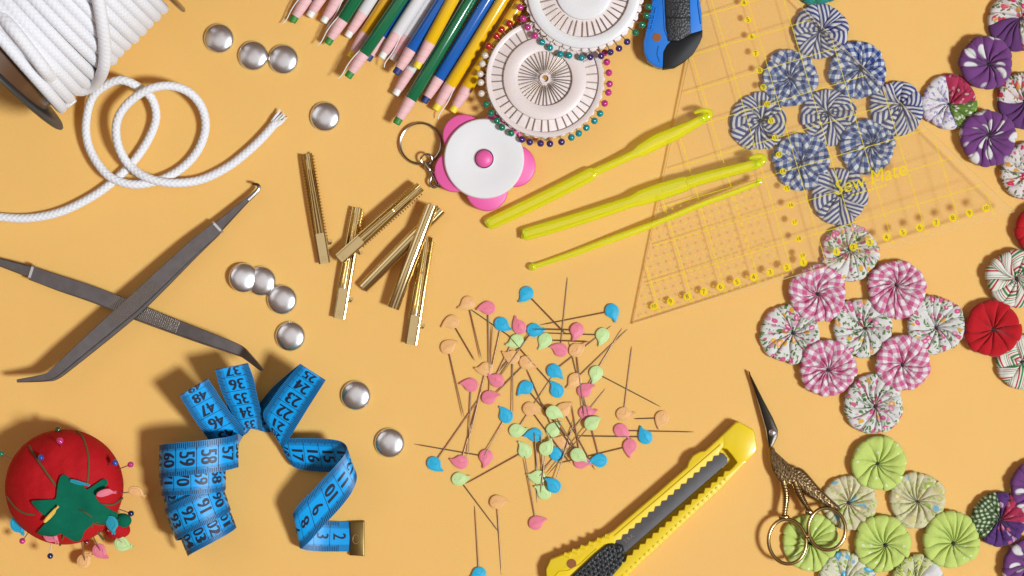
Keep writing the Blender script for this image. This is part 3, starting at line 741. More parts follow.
def on_tape(sv, w, lift=.34):
    """surface point at number sv, across 0..1, on the side that faces upward there"""
    lo, hi = 0, m-1
    while hi-lo > 1:
        md = (lo+hi)//2
        if sn[md] <= sv: lo = md
        else: hi = md
    f = (sv-sn[lo])/max(1e-6, sn[hi]-sn[lo]); a = e1[lo].lerp(e1[hi], f); b = e2[lo].lerp(e2[hi], f); nn = nrm[lo].lerp(nrm[hi], f).normalized()
    return a.lerp(b, w), nn
ink = MB()
def ink_poly(ps, zs):  # ps list of (s,w)
    q = [on_tape(*p) for p in ps]
    sg = zs
    ink.add([p+nn*sg*.42 for p, nn in q], [list(range(len(q)))])
def facing(sv): return 1 if on_tape(sv, .5)[1].z > 0 else -1
for c_ in range(2, 106):
    fc = facing(c_)
    for k in range(-5, 5):           # millimetre ticks on both edges
        sv = c_+k/10+.5
        if sv > 105.3 or sv < 1.5: continue
        L = .26 if k == 0 else (.22 if k == -5 else .17); hw = .021
        f2 = facing(sv)
        for (w0, w1) in ((.012, L), (1-L*.8, .988)): ink_poly([(sv-hw, w0), (sv+hw, w0), (sv+hw, w1), (sv-hw, w1)], f2)
    sv = c_+.5
    if sv < 105.2: ink_poly([(sv-.015, .2), (sv+.015, .2), (sv+.015, .84), (sv-.015, .84)], facing(sv))
    V, F = glyphs(str(c_)); f2 = facing(c_)
    sgn = 1
    vv = []
    for gx, gy in V:
        # digits stand across the tape, their tops towards the tape's start
        p, nn = on_tape(c_-.02-gy*.76, .5+gx*.36*(1 if f2 > 0 else -1))
        vv.append(p+nn*f2*.45)
    ink.add(vv, F)
    for dg_ in (-.045, .045):
        ink.add([(lambda pn: pn[0]+pn[1]*f2*(.47+dg_*.3))(on_tape(c_-.02-(gy)*.76, .5+((gx+dg_)*.29)*(1 if f2 > 0 else -1))) for gx, gy in V], F)
mk(ink, 'printed_scale', M['tape_ink'], tape, smooth=0, recalc=False)
mb = MB(); a = W(357, 538.5, 3)
prism(mb, smooth_poly([(a.x+7.5, a.y+17.5), (a.x-7.5, a.y+16.8), (a.x-6.5, a.y), (a.x-7.5, a.y-16.8), (a.x+7.5, a.y-17.5)], 1), .2, 4.6, 1.0)
be = mk(mb, 'brass_end', M['brass'], tape, smooth=30)
mb = MB(); torus(mb, (a.x-1, a.y-.5, 4.5), 3.2, .75, 20, 6, ry=4.6); r_ = mk(mb, 'rivet', M['bronze'], tape); r_.parent = be; r_.location = (0, 0, 0)

# ------------------------------------------------------------------ wax marking pencils
def pencil(col, tip, dr, z0, z1, label, string=False, L=215):
    c2 = 'wax_'+('yellow' if col == 'orange' else col)
    d = Vector((dr[0], -dr[1], 0)).normalized()      # photo direction, tip to far end
    a = W(tip[0], tip[1], z0); th = thing('marking_pencil', label, 'pencil', (a.x, a.y, 0), 'wax marking pencils')
    R = 6.3; dz = Vector((0, 0, (z1-z0)/L)); P = lambda t: a+(d+dz)*t
    mb = MB(); tube(mb, [P(0), P(.8), P(9)], [3.3, 3.9, 4.0], 14); mk(mb, 'wax_tip', M[c2], th, smooth=35)
    mb = MB(); tube(mb, [P(6.5), P(7), P(16), P(27), P(28.5)], [4.3, 4.6, 5.4, 6.15, 6.2], 16); mk(mb, 'paper_wrap', M['wrap'], th, smooth=35)
    mb = MB(); tube(mb, [P(28), P(28.6), P(L-1), P(L)], [5.9, R, R, R-.5], 20); mk(mb, 'barrel', M['barrel_'+col], th, smooth=35)
    if string:
        s = Vector((-d.y, d.x, 0))*string; up = Vector((0, 0, 3.5))
        mb = MB(); tube(mb, catmull([P(30)+s*4.6+up, P(20)+s*6.2+up*.9, P(10)+s*6.8+up*.4, P(-1)+s*6.0, P(-6)+s*7.5-up*.4], 5), .55, 6); mk(mb, 'pull_string', M['string'], th)
ZL, ZM, ZU = 6.4, 11.5, 17.0
for a in [
 ('green', (292, 22), (.53, -.85), ZL, ZL, 'green marking pencil farthest left, its tip by the top edge', 1),
 ('white', (309, 17), (.53, -.85), ZL, ZL, 'white marking pencil second from the left, beside the leftmost green one', 0),
 ('white', (323, 22.5), (.53, -.85), ZL, ZL, 'white marking pencil third from the left with a loose string', -1),
 ('green', (327, 44), (.54, -.84), ZM, ZM, 'green marking pencil second green from the left, its string peeling', 1),
 ('white', (347, 37), (.535, -.845), ZL, ZL, 'white marking pencil just right of the second green one', 0),
 ('orange', (350, 57.5), (.54, -.84), ZL, ZL, 'orange yellow marking pencil partly under a green one', -1),
 ('blue', (367, 60), (.56, -.83), ZL, ZL, 'blue marking pencil almost hidden under the green one', 0),
 ('green', (347.5, 77.5), (.565, -.825), ZU, ZU, 'green marking pencil lying on top, third green from the left', 1),
 ('white', (381, 58), (.537, -.84), ZU-4, ZU-4, 'white marking pencil with split paper left of the upper blue one', -1),
 ('white', (392, 60.5), (.537, -.84), ZL, ZL, 'white marking pencil squeezed under the split one', 0),
 ('blue', (395.5, 74), (.54, -.84), ZU, ZU, 'blue marking pencil whose tip lies above the lowest white tip', 0),
 ('white', (395, 95), (.52, -.855), ZL, ZL, 'white marking pencil with the lowest white tip', 0),
 ('yellow', (416, 68), (.47, -.88), ZU+5, ZU+5, 'yellow marking pencil crossing on top of a green one', 0),
 ('green', (396, 124), (.51, -.86), ZU-2, ZL+1, 'green marking pencil with the lowest tip of all, above the key ring', 0),
 ('blue', (423.5, 102.5), (.527, -.85), ZL, ZL, 'blue marking pencil between the lowest green and the yellow pair', 0),
 ('yellow', (435, 110), (.523, -.852), ZL+1, ZL, 'yellow marking pencil with a string, left of the yellow pair', -1),
 ('yellow', (452, 112), (.53, -.85), ZL, ZL, 'yellow marking pencil farthest right, partly under the pin wheel', 0)]:
    pencil(*a)

# ------------------------------------------------------------------ ball-headed pins
_bp = {}
def ball_pin(col, at, ang, L, label, group, pitch=0.0, r=3.6, sh=.55):
    """head at 'at' (grid vector); shaft runs from it in direction ang, dropping by pitch"""
    key = (col, round(L), r)
    if key not in _bp:
        th = thing('ball_pin', label, 'pin', (0, 0, 0), group, local=True)
        mb = MB(); ball(mb, (0, 0, 0), r, 14); mk(mb, 'head', M['ball_'+col], th, smooth=180)
        mb = MB(); tube(mb, [Vector((r*.7, 0, 0)), Vector((L*.93, 0, 0)), Vector((L, 0, 0))], [sh, sh, .12], 6); mk(mb, 'shaft', M['needle'], th, smooth=60)
        _bp[key] = th; o = th
    else:
        src = _bp[key]; o = src.copy(); C.objects.link(o)
        for ch in list(src.children): c = ch.copy(); C.objects.link(c); c.parent = o
    o.location = Vector(at)*U; o.rotation_euler = (0, pitch, ang); tag(o, label, 'pin', group)
    return o
ORD = ['first', 'second', 'third', 'fourth', 'fifth', 'sixth', 'seventh', 'eighth', 'ninth', 'tenth', 'eleventh', 'twelfth', 'thirteenth', 'fourteenth', 'fifteenth', 'sixteenth', 'seventeenth', 'eighteenth', 'nineteenth', 'twentieth']
def pin_wheel(cx, cy, zb, tilt, label, upper):
    th = thing('pin_wheel', label, 'pin wheel', (*w2(cx, cy, zb), 0), 'round plastic pin wheels')
    c = W(cx, cy, zb); zf = lambda p: (p[0]-c.x)*tilt[0]+(p[1]-c.y)*tilt[1]
    def scal(r0, a, n=40, m=240, ph=0.0): return [(c.x+(r0+a*math.cos(n*TAU*i/m+ph))*math.cos(TAU*i/m), c.y+(r0+a*math.cos(n*TAU*i/m+ph))*math.sin(TAU*i/m)) for i in range(m)]
    mb = MB()
    def ring(prof, z_, mat=0):
        st = len(mb.v); lathe(mb, prof, (c.x, c.y, z_), 96, mat)
        for i in range(st, len(mb.v)): mb.v[i].z += zf(mb.v[i])
    prism(mb, scal(59.0, .9, 40, 240, PI*.0), zb, zb+1.6, .5, 0, zf); mk(mb, 'scalloped_disc', M['frosted'], th, smooth=40)
    if upper:
        mb = MB(); ring([(44.5, 1.3), (45.2, 4.6), (46.2, 5.2), (55.0, 5.2), (56, 4.4), (56.4, 1.3)], zb); mk(mb, 'outer_ring', M['white_plastic'], th, smooth=40)
        mb = MB(); ring([(28, 1.3), (27.6, 4.4), (26.5, 5.0), (14, 4.2), (.001, 3.4)], zb); mk(mb, 'centre_disc', M['white_plastic'], th, smooth=40)
    else:
        mb = MB(); ring([(26.8, 1.3), (27.2, 4.6), (28.2, 5.2), (40.2, 5.2), (41.2, 4.6), (41.6, 1.3)], zb); mk(mb, 'inner_ring', M['frosted'], th, smooth=40)
        mb = MB(); ring([(53.2, 1.3), (53.5, 3.6), (54.2, 4.1), (58.0, 4.1), (58.6, 3.4), (58.8, 1.3)], zb); mk(mb, 'outer_rim', M['frosted'], th, smooth=40)
        mb = MB(); ring([(3.4, 1.3), (3.4, 3.8), (5.4, 3.8), (5.6, 1.3)], zb); mk(mb, 'hub', M['frosted'], th, smooth=40)
        mb = MB(); lathe(mb, [(3.3, 1.7), (.01, 1.7)], (c.x, c.y, zb), 20); mk(mb, 'centre_hole', M['card'], th)
    return c, zf
grpL, grpU = 'ball pins in the lower pin wheel', 'ball pins in the upper pin wheel'
cL, zL = pin_wheel(545, 78.8, 15.5, (-.06, -.06), 'lower white plastic pin wheel showing a starburst of needles around its centre hole', False)
cU, zU = pin_wheel(584, -8, 20, (.02, .0), 'upper white plastic pin wheel with a smooth centre, overlapping the lower one', True)
colsL = ['red']*5+['pearl']*5+['green']*5+['purple']*5+['teal']*5+['magenta']*6
rn = random.Random(5)
for i in range(40):
    a = math.radians(113+9*i+rn.uniform(-1.3, 1.3)); rr = 64.3+rn.uniform(-.6, .9)
    hid = i >= 31; col = colsL[i] if not hid else 'maroon'
    p = cL+Vector((math.cos(a)*rr, math.sin(a)*rr, 0)); p.z = 15.5+2.4+zL(p)
    k = colsL[:i].count(col) if not hid else 0
    nm = 'white' if col == 'pearl' else col
    lab = 'pin of the lower wheel whose head is covered by the upper wheel' if hid else f'{ORD[k]} {nm} ball pin on the lower pin wheel, counting anticlockwise'
    ball_pin(col, p, a+PI, 58.6, lab, grpL, math.atan((math.cos(a)*-.06+math.sin(a)*-.06)))
cnt = {}
for i in range(22):
    dg_ = 176.6+9*i; a = math.radians(dg_+rn.uniform(-1.2, 1.2)); rr = 65.3+rn.uniform(-.5, .9)
    col = 'magenta' if dg_ < 226 else 'teal' if dg_ < 271 else 'purple' if dg_ < 316 else 'green'
    p = cU+Vector((math.cos(a)*rr, math.sin(a)*rr, 0)); p.z = 20+2.6+zU(p); k = cnt.get(col, 0); cnt[col] = k+1
    ball_pin(col, p, a+PI, 36, f'{ORD[k]} {col} ball pin on the upper pin wheel, counting anticlockwise', grpU, math.atan(math.cos(a)*.02), r=3.5)

# ------------------------------------------------------------------ flower-shaped retracting tape on a key ring
fc = W(484, 158.5, 20); fl = thing('flower_tape_case', 'pink flower-shaped keyring case with a white round face and pink button', 'keyring case', (fc.x, fc.y, 0))
ol = []
for i in range(200):
    a = TAU*i/200; r = 0
    for k in range(5):
        b = math.radians(-85+72*k); dlt = a-b; cd = math.cos(dlt); q = 31*31*cd*cd-31*31+21*21
        if q > 0: r = max(r, 31*cd+math.sqrt(q))
    ol.append((fc.x+r*math.cos(a), fc.y+r*math.sin(a)))
mb = MB(); prism(mb, ol, 6, 15, 2.2); mk(mb, 'petal_body', M['pink_plastic'], fl, smooth=35)
mb = MB(); lathe(mb, [(39, 3), (40, 4), (40.0, 15.0), (39.6, 18.2), (38.6, 19.3), (34, 19.4), (24, 18.4), (14, 17.2), (10.5, 17.2), (9.6, 18.0), (9.3, 16)], (fc.x, fc.y, 0), 96); mk(mb, 'white_face', M['white_plastic'], fl, smooth=35)
mb = MB(); lathe(mb, [(9.2, 15), (9.2, 17.2), (8.7, 17.2)], (fc.x, fc.y, 0), 40); mk(mb, 'button_seat', M['black_plastic'], fl)
mb = MB(); lathe(mb, [(8.7, 15), (8.6, 18.2), (7.9, 19.6), (6, 20.9), (3, 21.7), (.01, 22)], (fc.x, fc.y, 0), 40); mk(mb, 'button', M['pink_plastic'], fl, smooth=60)
mb = MB(); k0 = W(420.5, 143.5, 3); torus(mb, (k0.x, k0.y, 3.4), 20.3, 1.15, 64, 8); torus(mb, (k0.x, k0.y, 1.5), 20.8, 1.15, 64, 8); mk(mb, 'key_ring', M['nickel'], fl)
mb = MB(); torus(mb, tuple(W(426.5, 159.5, 7)), 5.6, 1.1, 28, 8, M=Matrix.Rotation(.25, 3, 'X')); mk(mb, 'swivel_ring', M['nickel'], fl)
mb = MB(); tube(mb, [W(x, y, 7) for x, y in ((426, 163), (427.5, 167), (430, 170.5))], [2.0, 3.2, 1.9], 12); mk(mb, 'swivel', M['nickel'], fl, smooth=50)
mb = MB(); q = catmull([W(x, y, 6) for x, y in ((429, 169), (431.5, 176), (430, 183), (434, 187.5), (439, 183.5), (436.5, 176), (431, 170))], 5); tube(mb, q, 1.25, 8); tube(mb, [W(431, 172, 7), W(437, 184, 7)], [1.6, 1.1], 8); mk(mb, 'clasp', M['nickel'], fl, smooth=50)
mb = MB(); tube(mb, catmull([W(435, 184, 6), W(440, 187, 8), W(446, 184, 10)], 5), .9, 8); mk(mb, 'case_loop', M['nickel'], fl)

# ------------------------------------------------------------------ gilt hair clips
def hair_clip(p0, p1, z0, z1, label, face_up, wid=12.2):
    """p0: the hinged (plain) end, p1: the jaw end as in the photo"""
    a = W(*p0, z0); b = W(*p1, z1); v = b-a; L = v.length
    th = thing('hair_clip', label, 'hair clip', tuple(a), 'gilt alligator hair clips', True, (0, -math.asin(v.z/L), math.atan2(v.y, v.x)))
    n = 20; X = [L*i/n for i in range(n+1)]
    def chan(mb, xs, prof, wf, zf, th_=.9):
        """curved sheet: prof = (across -1..1, height) swept along x"""
        b = len(mb.v); k_ = len(prof); n_ = len(xs)
        for sgn in (0, 1):
            for x in xs:
                for q, h in prof: mb.v.append(Vector((x, q*wf(x), h+zf(x)-sgn*th_)))
        N1 = k_*n_
        for i in range(n_-1):
            for k in range(k_-1):
                f = [b+i*k_+k, b+i*k_+k+1, b+(i+1)*k_+k+1, b+(i+1)*k_+k]
                mb.f.append(f); mb.f.append([q+N1 for q in f][::-1]); mb.m += [0, 0]; mb.uv += [[(0, 0)]*4]*2
        loop = [k for k in range(k_)]+[i*k_+k_-1 for i in range(1, n_)]+[(n_-1)*k_+k for k in range(k_-2, -1, -1)]+[i*k_ for i in range(n_-2, 0, -1)]
        for i in range(len(loop)): p, q = loop[i]+b, loop[(i+1) % len(loop)]+b; mb.f.append([p, q, q+N1, p+N1]); mb.m.append(0); mb.uv.append([(0, 0)]*4)
    if face_up:      # smooth rounded top lever
        mb = MB(); pr = [(q/6, 2.6*(1-abs(q/6)**2.2)-(1.2 if abs(q) == 6 else 0)) for q in range(-6, 7)]
        chan(mb, X, pr, lambda x: wid/2, lambda x: 3.4+3.0*math.sin(PI*x/L)); mk(mb, 'top_lever', M['gold_plain'], th, smooth=50)
        mb = MB(); bar(mb, [Vector((3, 0, .8)), Vector((L*.6, 0, .6)), Vector((L*.97, 0, 2.2))], wid*.8, 1.2, 0, .3); mk(mb, 'lower_jaw', M['gold'], th, smooth=30)
    else:            # underside up: U-shaped trough, ridged spring tongue, plain pad and toothed rims
        mb = MB(); pr = [(-1, 3.6), (-.97, 5.4), (-.88, 5.6), (-.80, 4.6), (-.66, 2.0), (-.4, 1.1), (0, .9), (.4, 1.1), (.66, 2.0), (.80, 4.6), (.88, 5.6), (.97, 5.4), (1, 3.6)]
        bow = lambda x: 1.6*math.sin(PI*x/L)
        chan(mb, X, pr, lambda x: wid/2*lerp(1.0, .9, x/L), bow)
        for sg in (-1, 1):
            k = L*.24
            while k < L*.98:
                bar(mb, [Vector((k, sg*wid*.475, 4.6+bow(k))), Vector((k+.1, sg*wid*.56, 3.2+bow(k)))], 1.5, 1.2, 0, .3); k += 3.1
        mk(mb, 'trough', M['gold'], th, smooth=50)
        mb = MB(); xs = []; x = L*.22
        while x < L*.86: xs.append(x); x += 1.05
        pr = [(q/4, 1.7*(1-abs(q/4)**2)) for q in range(-4, 5)]
        chan(mb, xs, pr, lambda x: lerp(3.3, 1.8, x/L), lambda x: lerp(5.2, 2.6, x/L)+bow(x)*.6+(.32 if int(x/1.05) % 2 else 0)*(1 if x < L*.66 else 0))
        for sg in (-1, 1): tube(mb, [Vector((lerp(L*.25, L*.95, q/8), sg*lerp(3.0, 1.6, q/8), lerp(6.2, 3.4, q/8))) for q in range(9)], .55, 6)
        mk(mb, 'spring_tongue', M['gold'], th, smooth=40)
        mb = MB(); pr = [(-1, -1.0), (-.94, .1), (-.82, .25), (-.76, -.1), (0, .35), (.76, -.1), (.82, .25), (.94, .1), (1, -1.0)]
        chan(mb, [-.5, 0, L*.07, L*.14, L*.21, L*.27], pr, lambda x: wid*.45, lambda x: 6.6+.4*x/(L*.3), 1.2)
        bar(mb, [Vector((3.0, -2.8, 7.1)), Vector((3.0, 2.8, 7.1))], .8, .6); bar(mb, [Vector((5.6, -2.2, 7.2)), Vector((5.6, 2.2, 7.2))], 1.6, .6)
        mk(mb, 'pad', M['gold_plain'], th, smooth=40)
        mb = MB(); bar(mb, [Vector((L*.17, -wid*.42, 4)), Vector((L*.17, -wid*.72, 4.6)), Vector((L*.19, -wid*.80, 6.4))], 3.4, 1.1); tube(mb, [Vector((L*.19, -wid*.80, 6.4)), Vector((L*.19, -wid*.80, 7.2))], 1.8, 10); mk(mb, 'thumb_tab', M['gold'], th, smooth=30)
hair_clip((325, 263), (307, 154), 1, 1, 'gold hair clip farthest left, standing nearly upright with its open side up', False)
hair_clip((339, 318), (358, 208), 1, 1, 'gold hair clip lying under the slanted one, second from the left', False)
hair_clip((340, 259), (421, 187), 9, 9, 'gold hair clip slanted up right across another, toothed side up', False)
hair_clip((411, 344), (428, 237), 1, 1, 'gold hair clip at the far right with the lowest end, open side up', False)
hair_clip((363, 288), (441, 209), 3, 7, 'smooth gold hair clip slanting under the other smooth one', True)
hair_clip((393, 308), (432, 205), 9, 12, 'smooth gold hair clip lying on top, its plain lever facing up', True, 12.5)

# ------------------------------------------------------------------ clear triangular ruler lying over the blue rosettes
RP = lambda x, y: .3+.0601*(x-632)-.00363*(324-y)    # height of its underside over photo point
A_, B_ = w2(632, 324, 1), w2(1014.5, 212, 22)
rul = thing('triangle_ruler', 'clear acrylic triangular quilting ruler with yellow grid and numbers, lying over the blue rosettes', 'ruler', (A_.x, A_.y, 0))
def rz(p):  # underside height from a world point, iterating the photo position
    x = 512+p[0]; y = 288-p[1]; return max(.3, RP(x, y))
TH = 3.4
outp = [A_, B_, w2(927, 128.5, 17), w2(800, 5, 12), w2(745, -48, 8), w2(711, -48, 4)]
mb = MB(); prism(mb, [(p.x, p.y) for p in outp], 0, TH, .8, 0, rz, 1)
mk(mb, 'clear_plate', [M['acrylic'], M['acrylic_edge']], rul, smooth=20)
ex = (B_-A_).normalized(); ey = Vector((-ex.y, ex.x))
def inside(p, mrg=1.5):
    n_ = len(outp)
    for i in range(n_):
        a, b = outp[i], outp[(i+1) % n_]
        if (b-a).normalized().cross(p-a) < mrg: return False
    return True
rk = MB()
def line(u0, v0, u1, v1, w=.55):
    n_ = max(2, int(math.hypot(u1-u0, v1-v0)/6)); run = []
    P = [A_+ex*lerp(u0, u1, i/n_)+ey*lerp(v0, v1, i/n_) for i in range(n_+1)]
    d = (P[-1]-P[0]).normalized(); s = Vector((-d.y, d.x))*w/2
    for i in range(n_):
        a, b = P[i], P[i+1]
        if inside(a) and inside(b):
            rk.add([(q.x, q.y, rz(q)+TH+.25) for q in (a-s, b-s, b+s, a+s)], [[0, 1, 2, 3]])
G_ = 34.3
U0 = 820-632
for j in range(0, 12):
    line(2, 2+G_*(j+.95), 400, 2+G_*(j+.95), .7)
for i in range(-1, 13): line(22+G_*i+8, 3, 22+G_*i+8, 420, .7)
for j in range(0, 26):              # fine dashed quarter grid near the left corner
    for i in range(0, 44):
        u = 6+i*G_/4+5; v = 5+j*G_/4
        if u < 165 and v < 100: line(u-1.4, v, u+1.4, v, .5); line(u, v-1.4, u, v+1.4, .5)
for k in range(0, 46): line(k*8.6+14, .8, k*8.6+14, 4.2 if k % 2 else 6.5, .45)
def dot(px, py, num, r=3.9):
    c = w2(px, py, RP(px, py)+TH)
    if not inside(c, 0): return
    z = rz(c)+TH+.3; n_ = 20
    rk.add([(c.x+r*math.cos(TAU*i/n_), c.y+r*math.sin(TAU*i/n_), z) for i in range(n_)], [list(range(n_))])
    V, F = glyphs(str(num)); sc_ = 4.6 if num < 10 else 3.6
    rd.add([(c.x+ex.x*gx*sc_-ex.y*gy*sc_, c.y+ex.y*gx*sc_+ex.x*gy*sc_, z+.25) for gx, gy in V], F)
rd = MB()
for k in range(-10, 11):
    if k == 0: continue
    dot(820+k*16.6, 257.8-k*4.86-(1 if k > 0 else 0), abs(k))
for k in range(3, 20): dot(744+(k-4)*3.9, 3+(k-4)*16.85, k, 3.3)
V, F = glyphs('Sew Mate', .25); c = w2(870, 179, 20)
rk.add([(c.x+ex.x*gx*13.5-ex.y*gy*15, c.y+ex.y*gx*13.5+ex.x*gy*15, rz(c)+TH+.25+(ex.x*gx*13.5)*.055) for gx, gy in V], F)
for k in range(9): q = 852+k*4; cc = w2(q, 196-k*1.2, 18); rk.add([(cc.x+dx, cc.y+dy+dx*.3, rz(cc)+TH+.25) for dx, dy in ((0, 0), (2.6, 0), (2.6, 1.6), (0, 1.6))], [[0, 1, 2, 3]])
mk(rk, 'printed_grid', M['ruler_ink'], rul, smooth=0, recalc=False)
mk(rd, 'printed_numbers', M['ruler_digit'], rul, smooth=0, recalc=False)

# ------------------------------------------------------------------ neon crochet hooks
def crochet(label, path, hook, zs, group='neon crochet hooks'):
    """path: (x, y, half width, half thickness)"""
    th = thing('crochet_hook', label, 'crochet hook', (*w2(path[0][0], path[0][1]), 0), group)
    mb = MB(); P = [W(x, y, z) for (x, y, _, _), z in zip(path, zs)]; n = len(P)
    sub = 8; PP = catmull(P, sub); base = len(mb.v); ns = 14
    for i, p in enumerate(PP):
        f = i/sub; k = min(int(f), n-2); t_ = f-k; hw = lerp(path[k][2], path[k+1][2], t_)*(1.22 if hook[1] > 3 else 1.1); ht = lerp(path[k][3], path[k+1][3], t_)
        t = (PP[min(i+1, len(PP)-1)]-PP[max(i-1, 0)]).normalized(); s = t.cross(Vector((0, 0, 1))).normalized(); u = s.cross(t)
        for q in range(ns):
            a = TAU*q/ns; cx_, sx_ = math.cos(a), math.sin(a); e = .72
            mb.v.append(p+s*hw*math.copysign(abs(cx_)**e, cx_)+u*ht*math.copysign(abs(sx_)**e, sx_))
    for i in range(len(PP)-1):
        for q in range(ns):
            q2 = (q+1) % ns; mb.f.append([base+i*ns+q, base+i*ns+q2, base+(i+1)*ns+q2, base+(i+1)*ns+q]); mb.m.append(0); mb.uv.append([(0, 0)]*4)
    for i0 in (0, len(PP)-1): mb.f.append([base+i0*ns+q for q in range(ns)]); mb.m.append(0); mb.uv.append([(0, 0)]*ns)
    mk(mb, 'handle', M['neon'], th, smooth=45)
    mb = MB(); tube(mb, catmull([W(*q) for q in hook[0]], 5), [lerp(hook[1], hook[2], min(1, i/(5*(len(hook[0])-1)))) for i in range(5*(len(hook[0])-1)+1)], 12); ball(mb, W(*hook[0][0]), hook[1]*1.0, 12); ball(mb, W(*hook[0][-1]), hook[2], 10); mk(mb, 'hook_head', M['neon'], th, smooth=60)
    return th
crochet('thick neon yellow crochet hook, uppermost of three, reaching toward the blue cutter',
  [(488, 224.5, 2.5, 2.5), (491, 223, 5.3, 4), (520, 209.5, 5.6, 4.2), (560, 190, 5.6, 4.2), (590, 174.5, 5.4, 4.0), (596, 171.5, 3.4, 3.2), (615, 163, 3.3, 3.2), (634, 154, 3.4, 3.2), (641, 150.5, 5.2, 2.7), (657, 141.5, 6.0, 2.4), (674, 134, 5.6, 2.6), (690, 126, 4.2, 3.4), (703, 119, 3.6, 3.5)],
  ([(703, 118, 15), (709, 116, 15), (709, 111.5, 15), (702, 110.5, 15), (695, 112.5, 15)], 4.2, 1.6), [5, 5.2, 5.5, 6, 6.5, 6.6, 8, 10, 11, 12.5, 14, 15, 15])
crochet('neon yellow green crochet hook in the middle of three, its grip over the ruler edge',
  [(524, 235, 2.5, 2.5), (527, 234, 5.2, 4), (560, 224.5, 5.4, 4.2), (600, 212, 5.2, 4.2), (630, 202, 4.8, 3.8), (642, 197.5, 6.4, 2.8), (662, 191, 6.8, 2.6), (684, 184, 6.2, 2.8), (690, 182, 5.0, 3.4), (715, 175, 4.8, 3.6), (740, 168.5, 4.4, 3.6), (757, 164, 4.0, 3.6)],
  ([(757, 164, 19), (763.5, 160.5, 19), (762, 156.5, 19), (755, 156.5, 19), (750, 158, 19)], 4.2, 1.7), [6, 6.2, 7, 8.5, 10, 11, 12, 13, 13.5, 15, 17, 18.5])
crochet('thin neon yellow crochet hook, lowest of three, with a small round knob end',
  [(533, 267, 2.6, 2.6), (545, 263, 2.2, 2.2), (575, 253, 2.8, 2.2), (610, 240, 3.1, 2.2), (645, 227.5, 3.1, 2.2), (665, 219.5, 2.6, 2.4), (700, 205, 2.6, 2.4), (735, 192, 2.4, 2.3), (757, 183.5, 2.0, 2.0)],
  ([(757, 183.5, 16.5), (760.5, 182, 16.5), (760, 179.5, 16.8), (757, 180, 17)], 2.2, 1.1), [3.2, 3.2, 4, 5.5, 8.5, 10, 12.5, 15, 16.3])
mb = MB(); ball(mb, W(532.5, 267, 3.6), 3.9, 16, sx=1.1); kb = mk(mb, 'knob', M['neon'], [o for o in C.objects if o.name.startswith('crochet_hook')][-1], smooth=180)

# ------------------------------------------------------------------ blue snap-off cutter
bc = thing('utility_knife', 'blue plastic cutter with a black textured slider, cut by the top edge', 'cutter', (*w2(675, 30), 0))
ZB = 11.0
o1 = [(652, -60), (652, 2), (650, 15), (646.5, 28), (643.5, 42), (644, 52), (648, 61), (656, 66.5), (665, 68.4), (675, 66.5), (685, 60), (694, 52), (700, 42), (702.5, 30), (702, 12), (700, 0), (699, -60)]
zbf = lambda p: 0
mb = MB(); prism(mb, [w2(x, y, 20) for x, y in o1], ZB-6, ZB+7, 2.0); mk(mb, 'blue_body', M['blue_plastic'], bc, smooth=35)
mb = MB(); ob = [(667, 45), (671, 41), (680, 40), (692, 33), (702.7, 30), (702.6, 36), (700, 43), (694, 53), (684.5, 61.5), (675, 67.2), (663, 69.0), (663.4, 52)]
prism(mb, [w2(x, y, 20) for x, y in ob], ZB-6.3, ZB+8.6, 1.6); mk(mb, 'black_end_cap', M['black_plastic'], bc, smooth=35)
mb = MB(); prism(mb, [w2(x, y, 22) for x, y in ((664, -60), (689, -60), (690.5, 17), (691, 34), (680, 40.5), (669, 41), (666.5, 28), (665.5, 10))], ZB+5, ZB+10.0, 1.2); mk(mb, 'slider', M['grip'], bc, smooth=35)
mb = MB(); prism(mb, [w2(x, y, 22) for x, y in ((667, 16.6), (691, 17.4), (691, 18.8), (667, 18.2))], ZB+9.6, ZB+10.6, .3); mk(mb, 'slider_groove', M['black_plastic'], bc)
mb = MB()
for pts in (((661, -60), (664, 12), (665, 30), (669, 40)), ((656, 8), (653.5, 20), (651, 30)), ((659, 46), (657.5, 54), (660, 62))):
    bar(mb, [W(x, y, ZB+7.3) for x, y in pts], 1.6, 1.6, 0, .3)
for k in range(4): bar(mb, [W(649.5-k*.9, 14+k*5.2, ZB+6.6), W(655-k*.6, 14.5+k*5.2, ZB+7.2)], 1.9, 2.2, 0, .3)
bar(mb, [W(697.5, -60, ZB+7.2), W(698.5, 6, ZB+7.2), W(701, 24, ZB+7.2)], 1.5, 1.6, 0, .3)
mk(mb, 'moulded_rib', M['blue_plastic'], bc, smooth=35)
mb = MB(); lathe(mb, [(4.3, 0), (4.3, .5), (.01, .5)], tuple(W(656.8, 37.3, ZB+7.0)), 24); mk(mb, 'lanyard_hole', M['hole'], bc)  # solid disc; the shaded table behind the hole is put into its colour

# ------------------------------------------------------------------ yellow snap-off cutter
yo = Vector((613.4, 531.5)); du = Vector((.757, -.653)); dv = Vector((.653, .757))
Y = lambda u, v: tuple(yo+du*u+dv*v)
yc = thing('utility_knife', 'bright yellow plastic cutter with grey blade behind a wavy slot, black slider at the bottom', 'cutter', (*w2(*Y(60, 18)), 0))
top = [(-84, 20), (-84, 2), (-82, -7), (-76, -15), (-66, -19.5), (-50, -14), (-30, -7), (-12, -2.5), (0, -.3), (60, 0), (98, -.2), (103, -3.2), (110, -5.0), (118, -3.4), (122, -.8), (140, -1.2), (164, -2.5), (167, -.5), (172.5, 14), (171.5, 18), (163.5, 31), (159, 33.5), (143, 34.5), (110, 38), (60, 40), (0, 42), (-60, 46), (-76, 44)]
ZY = 13.0
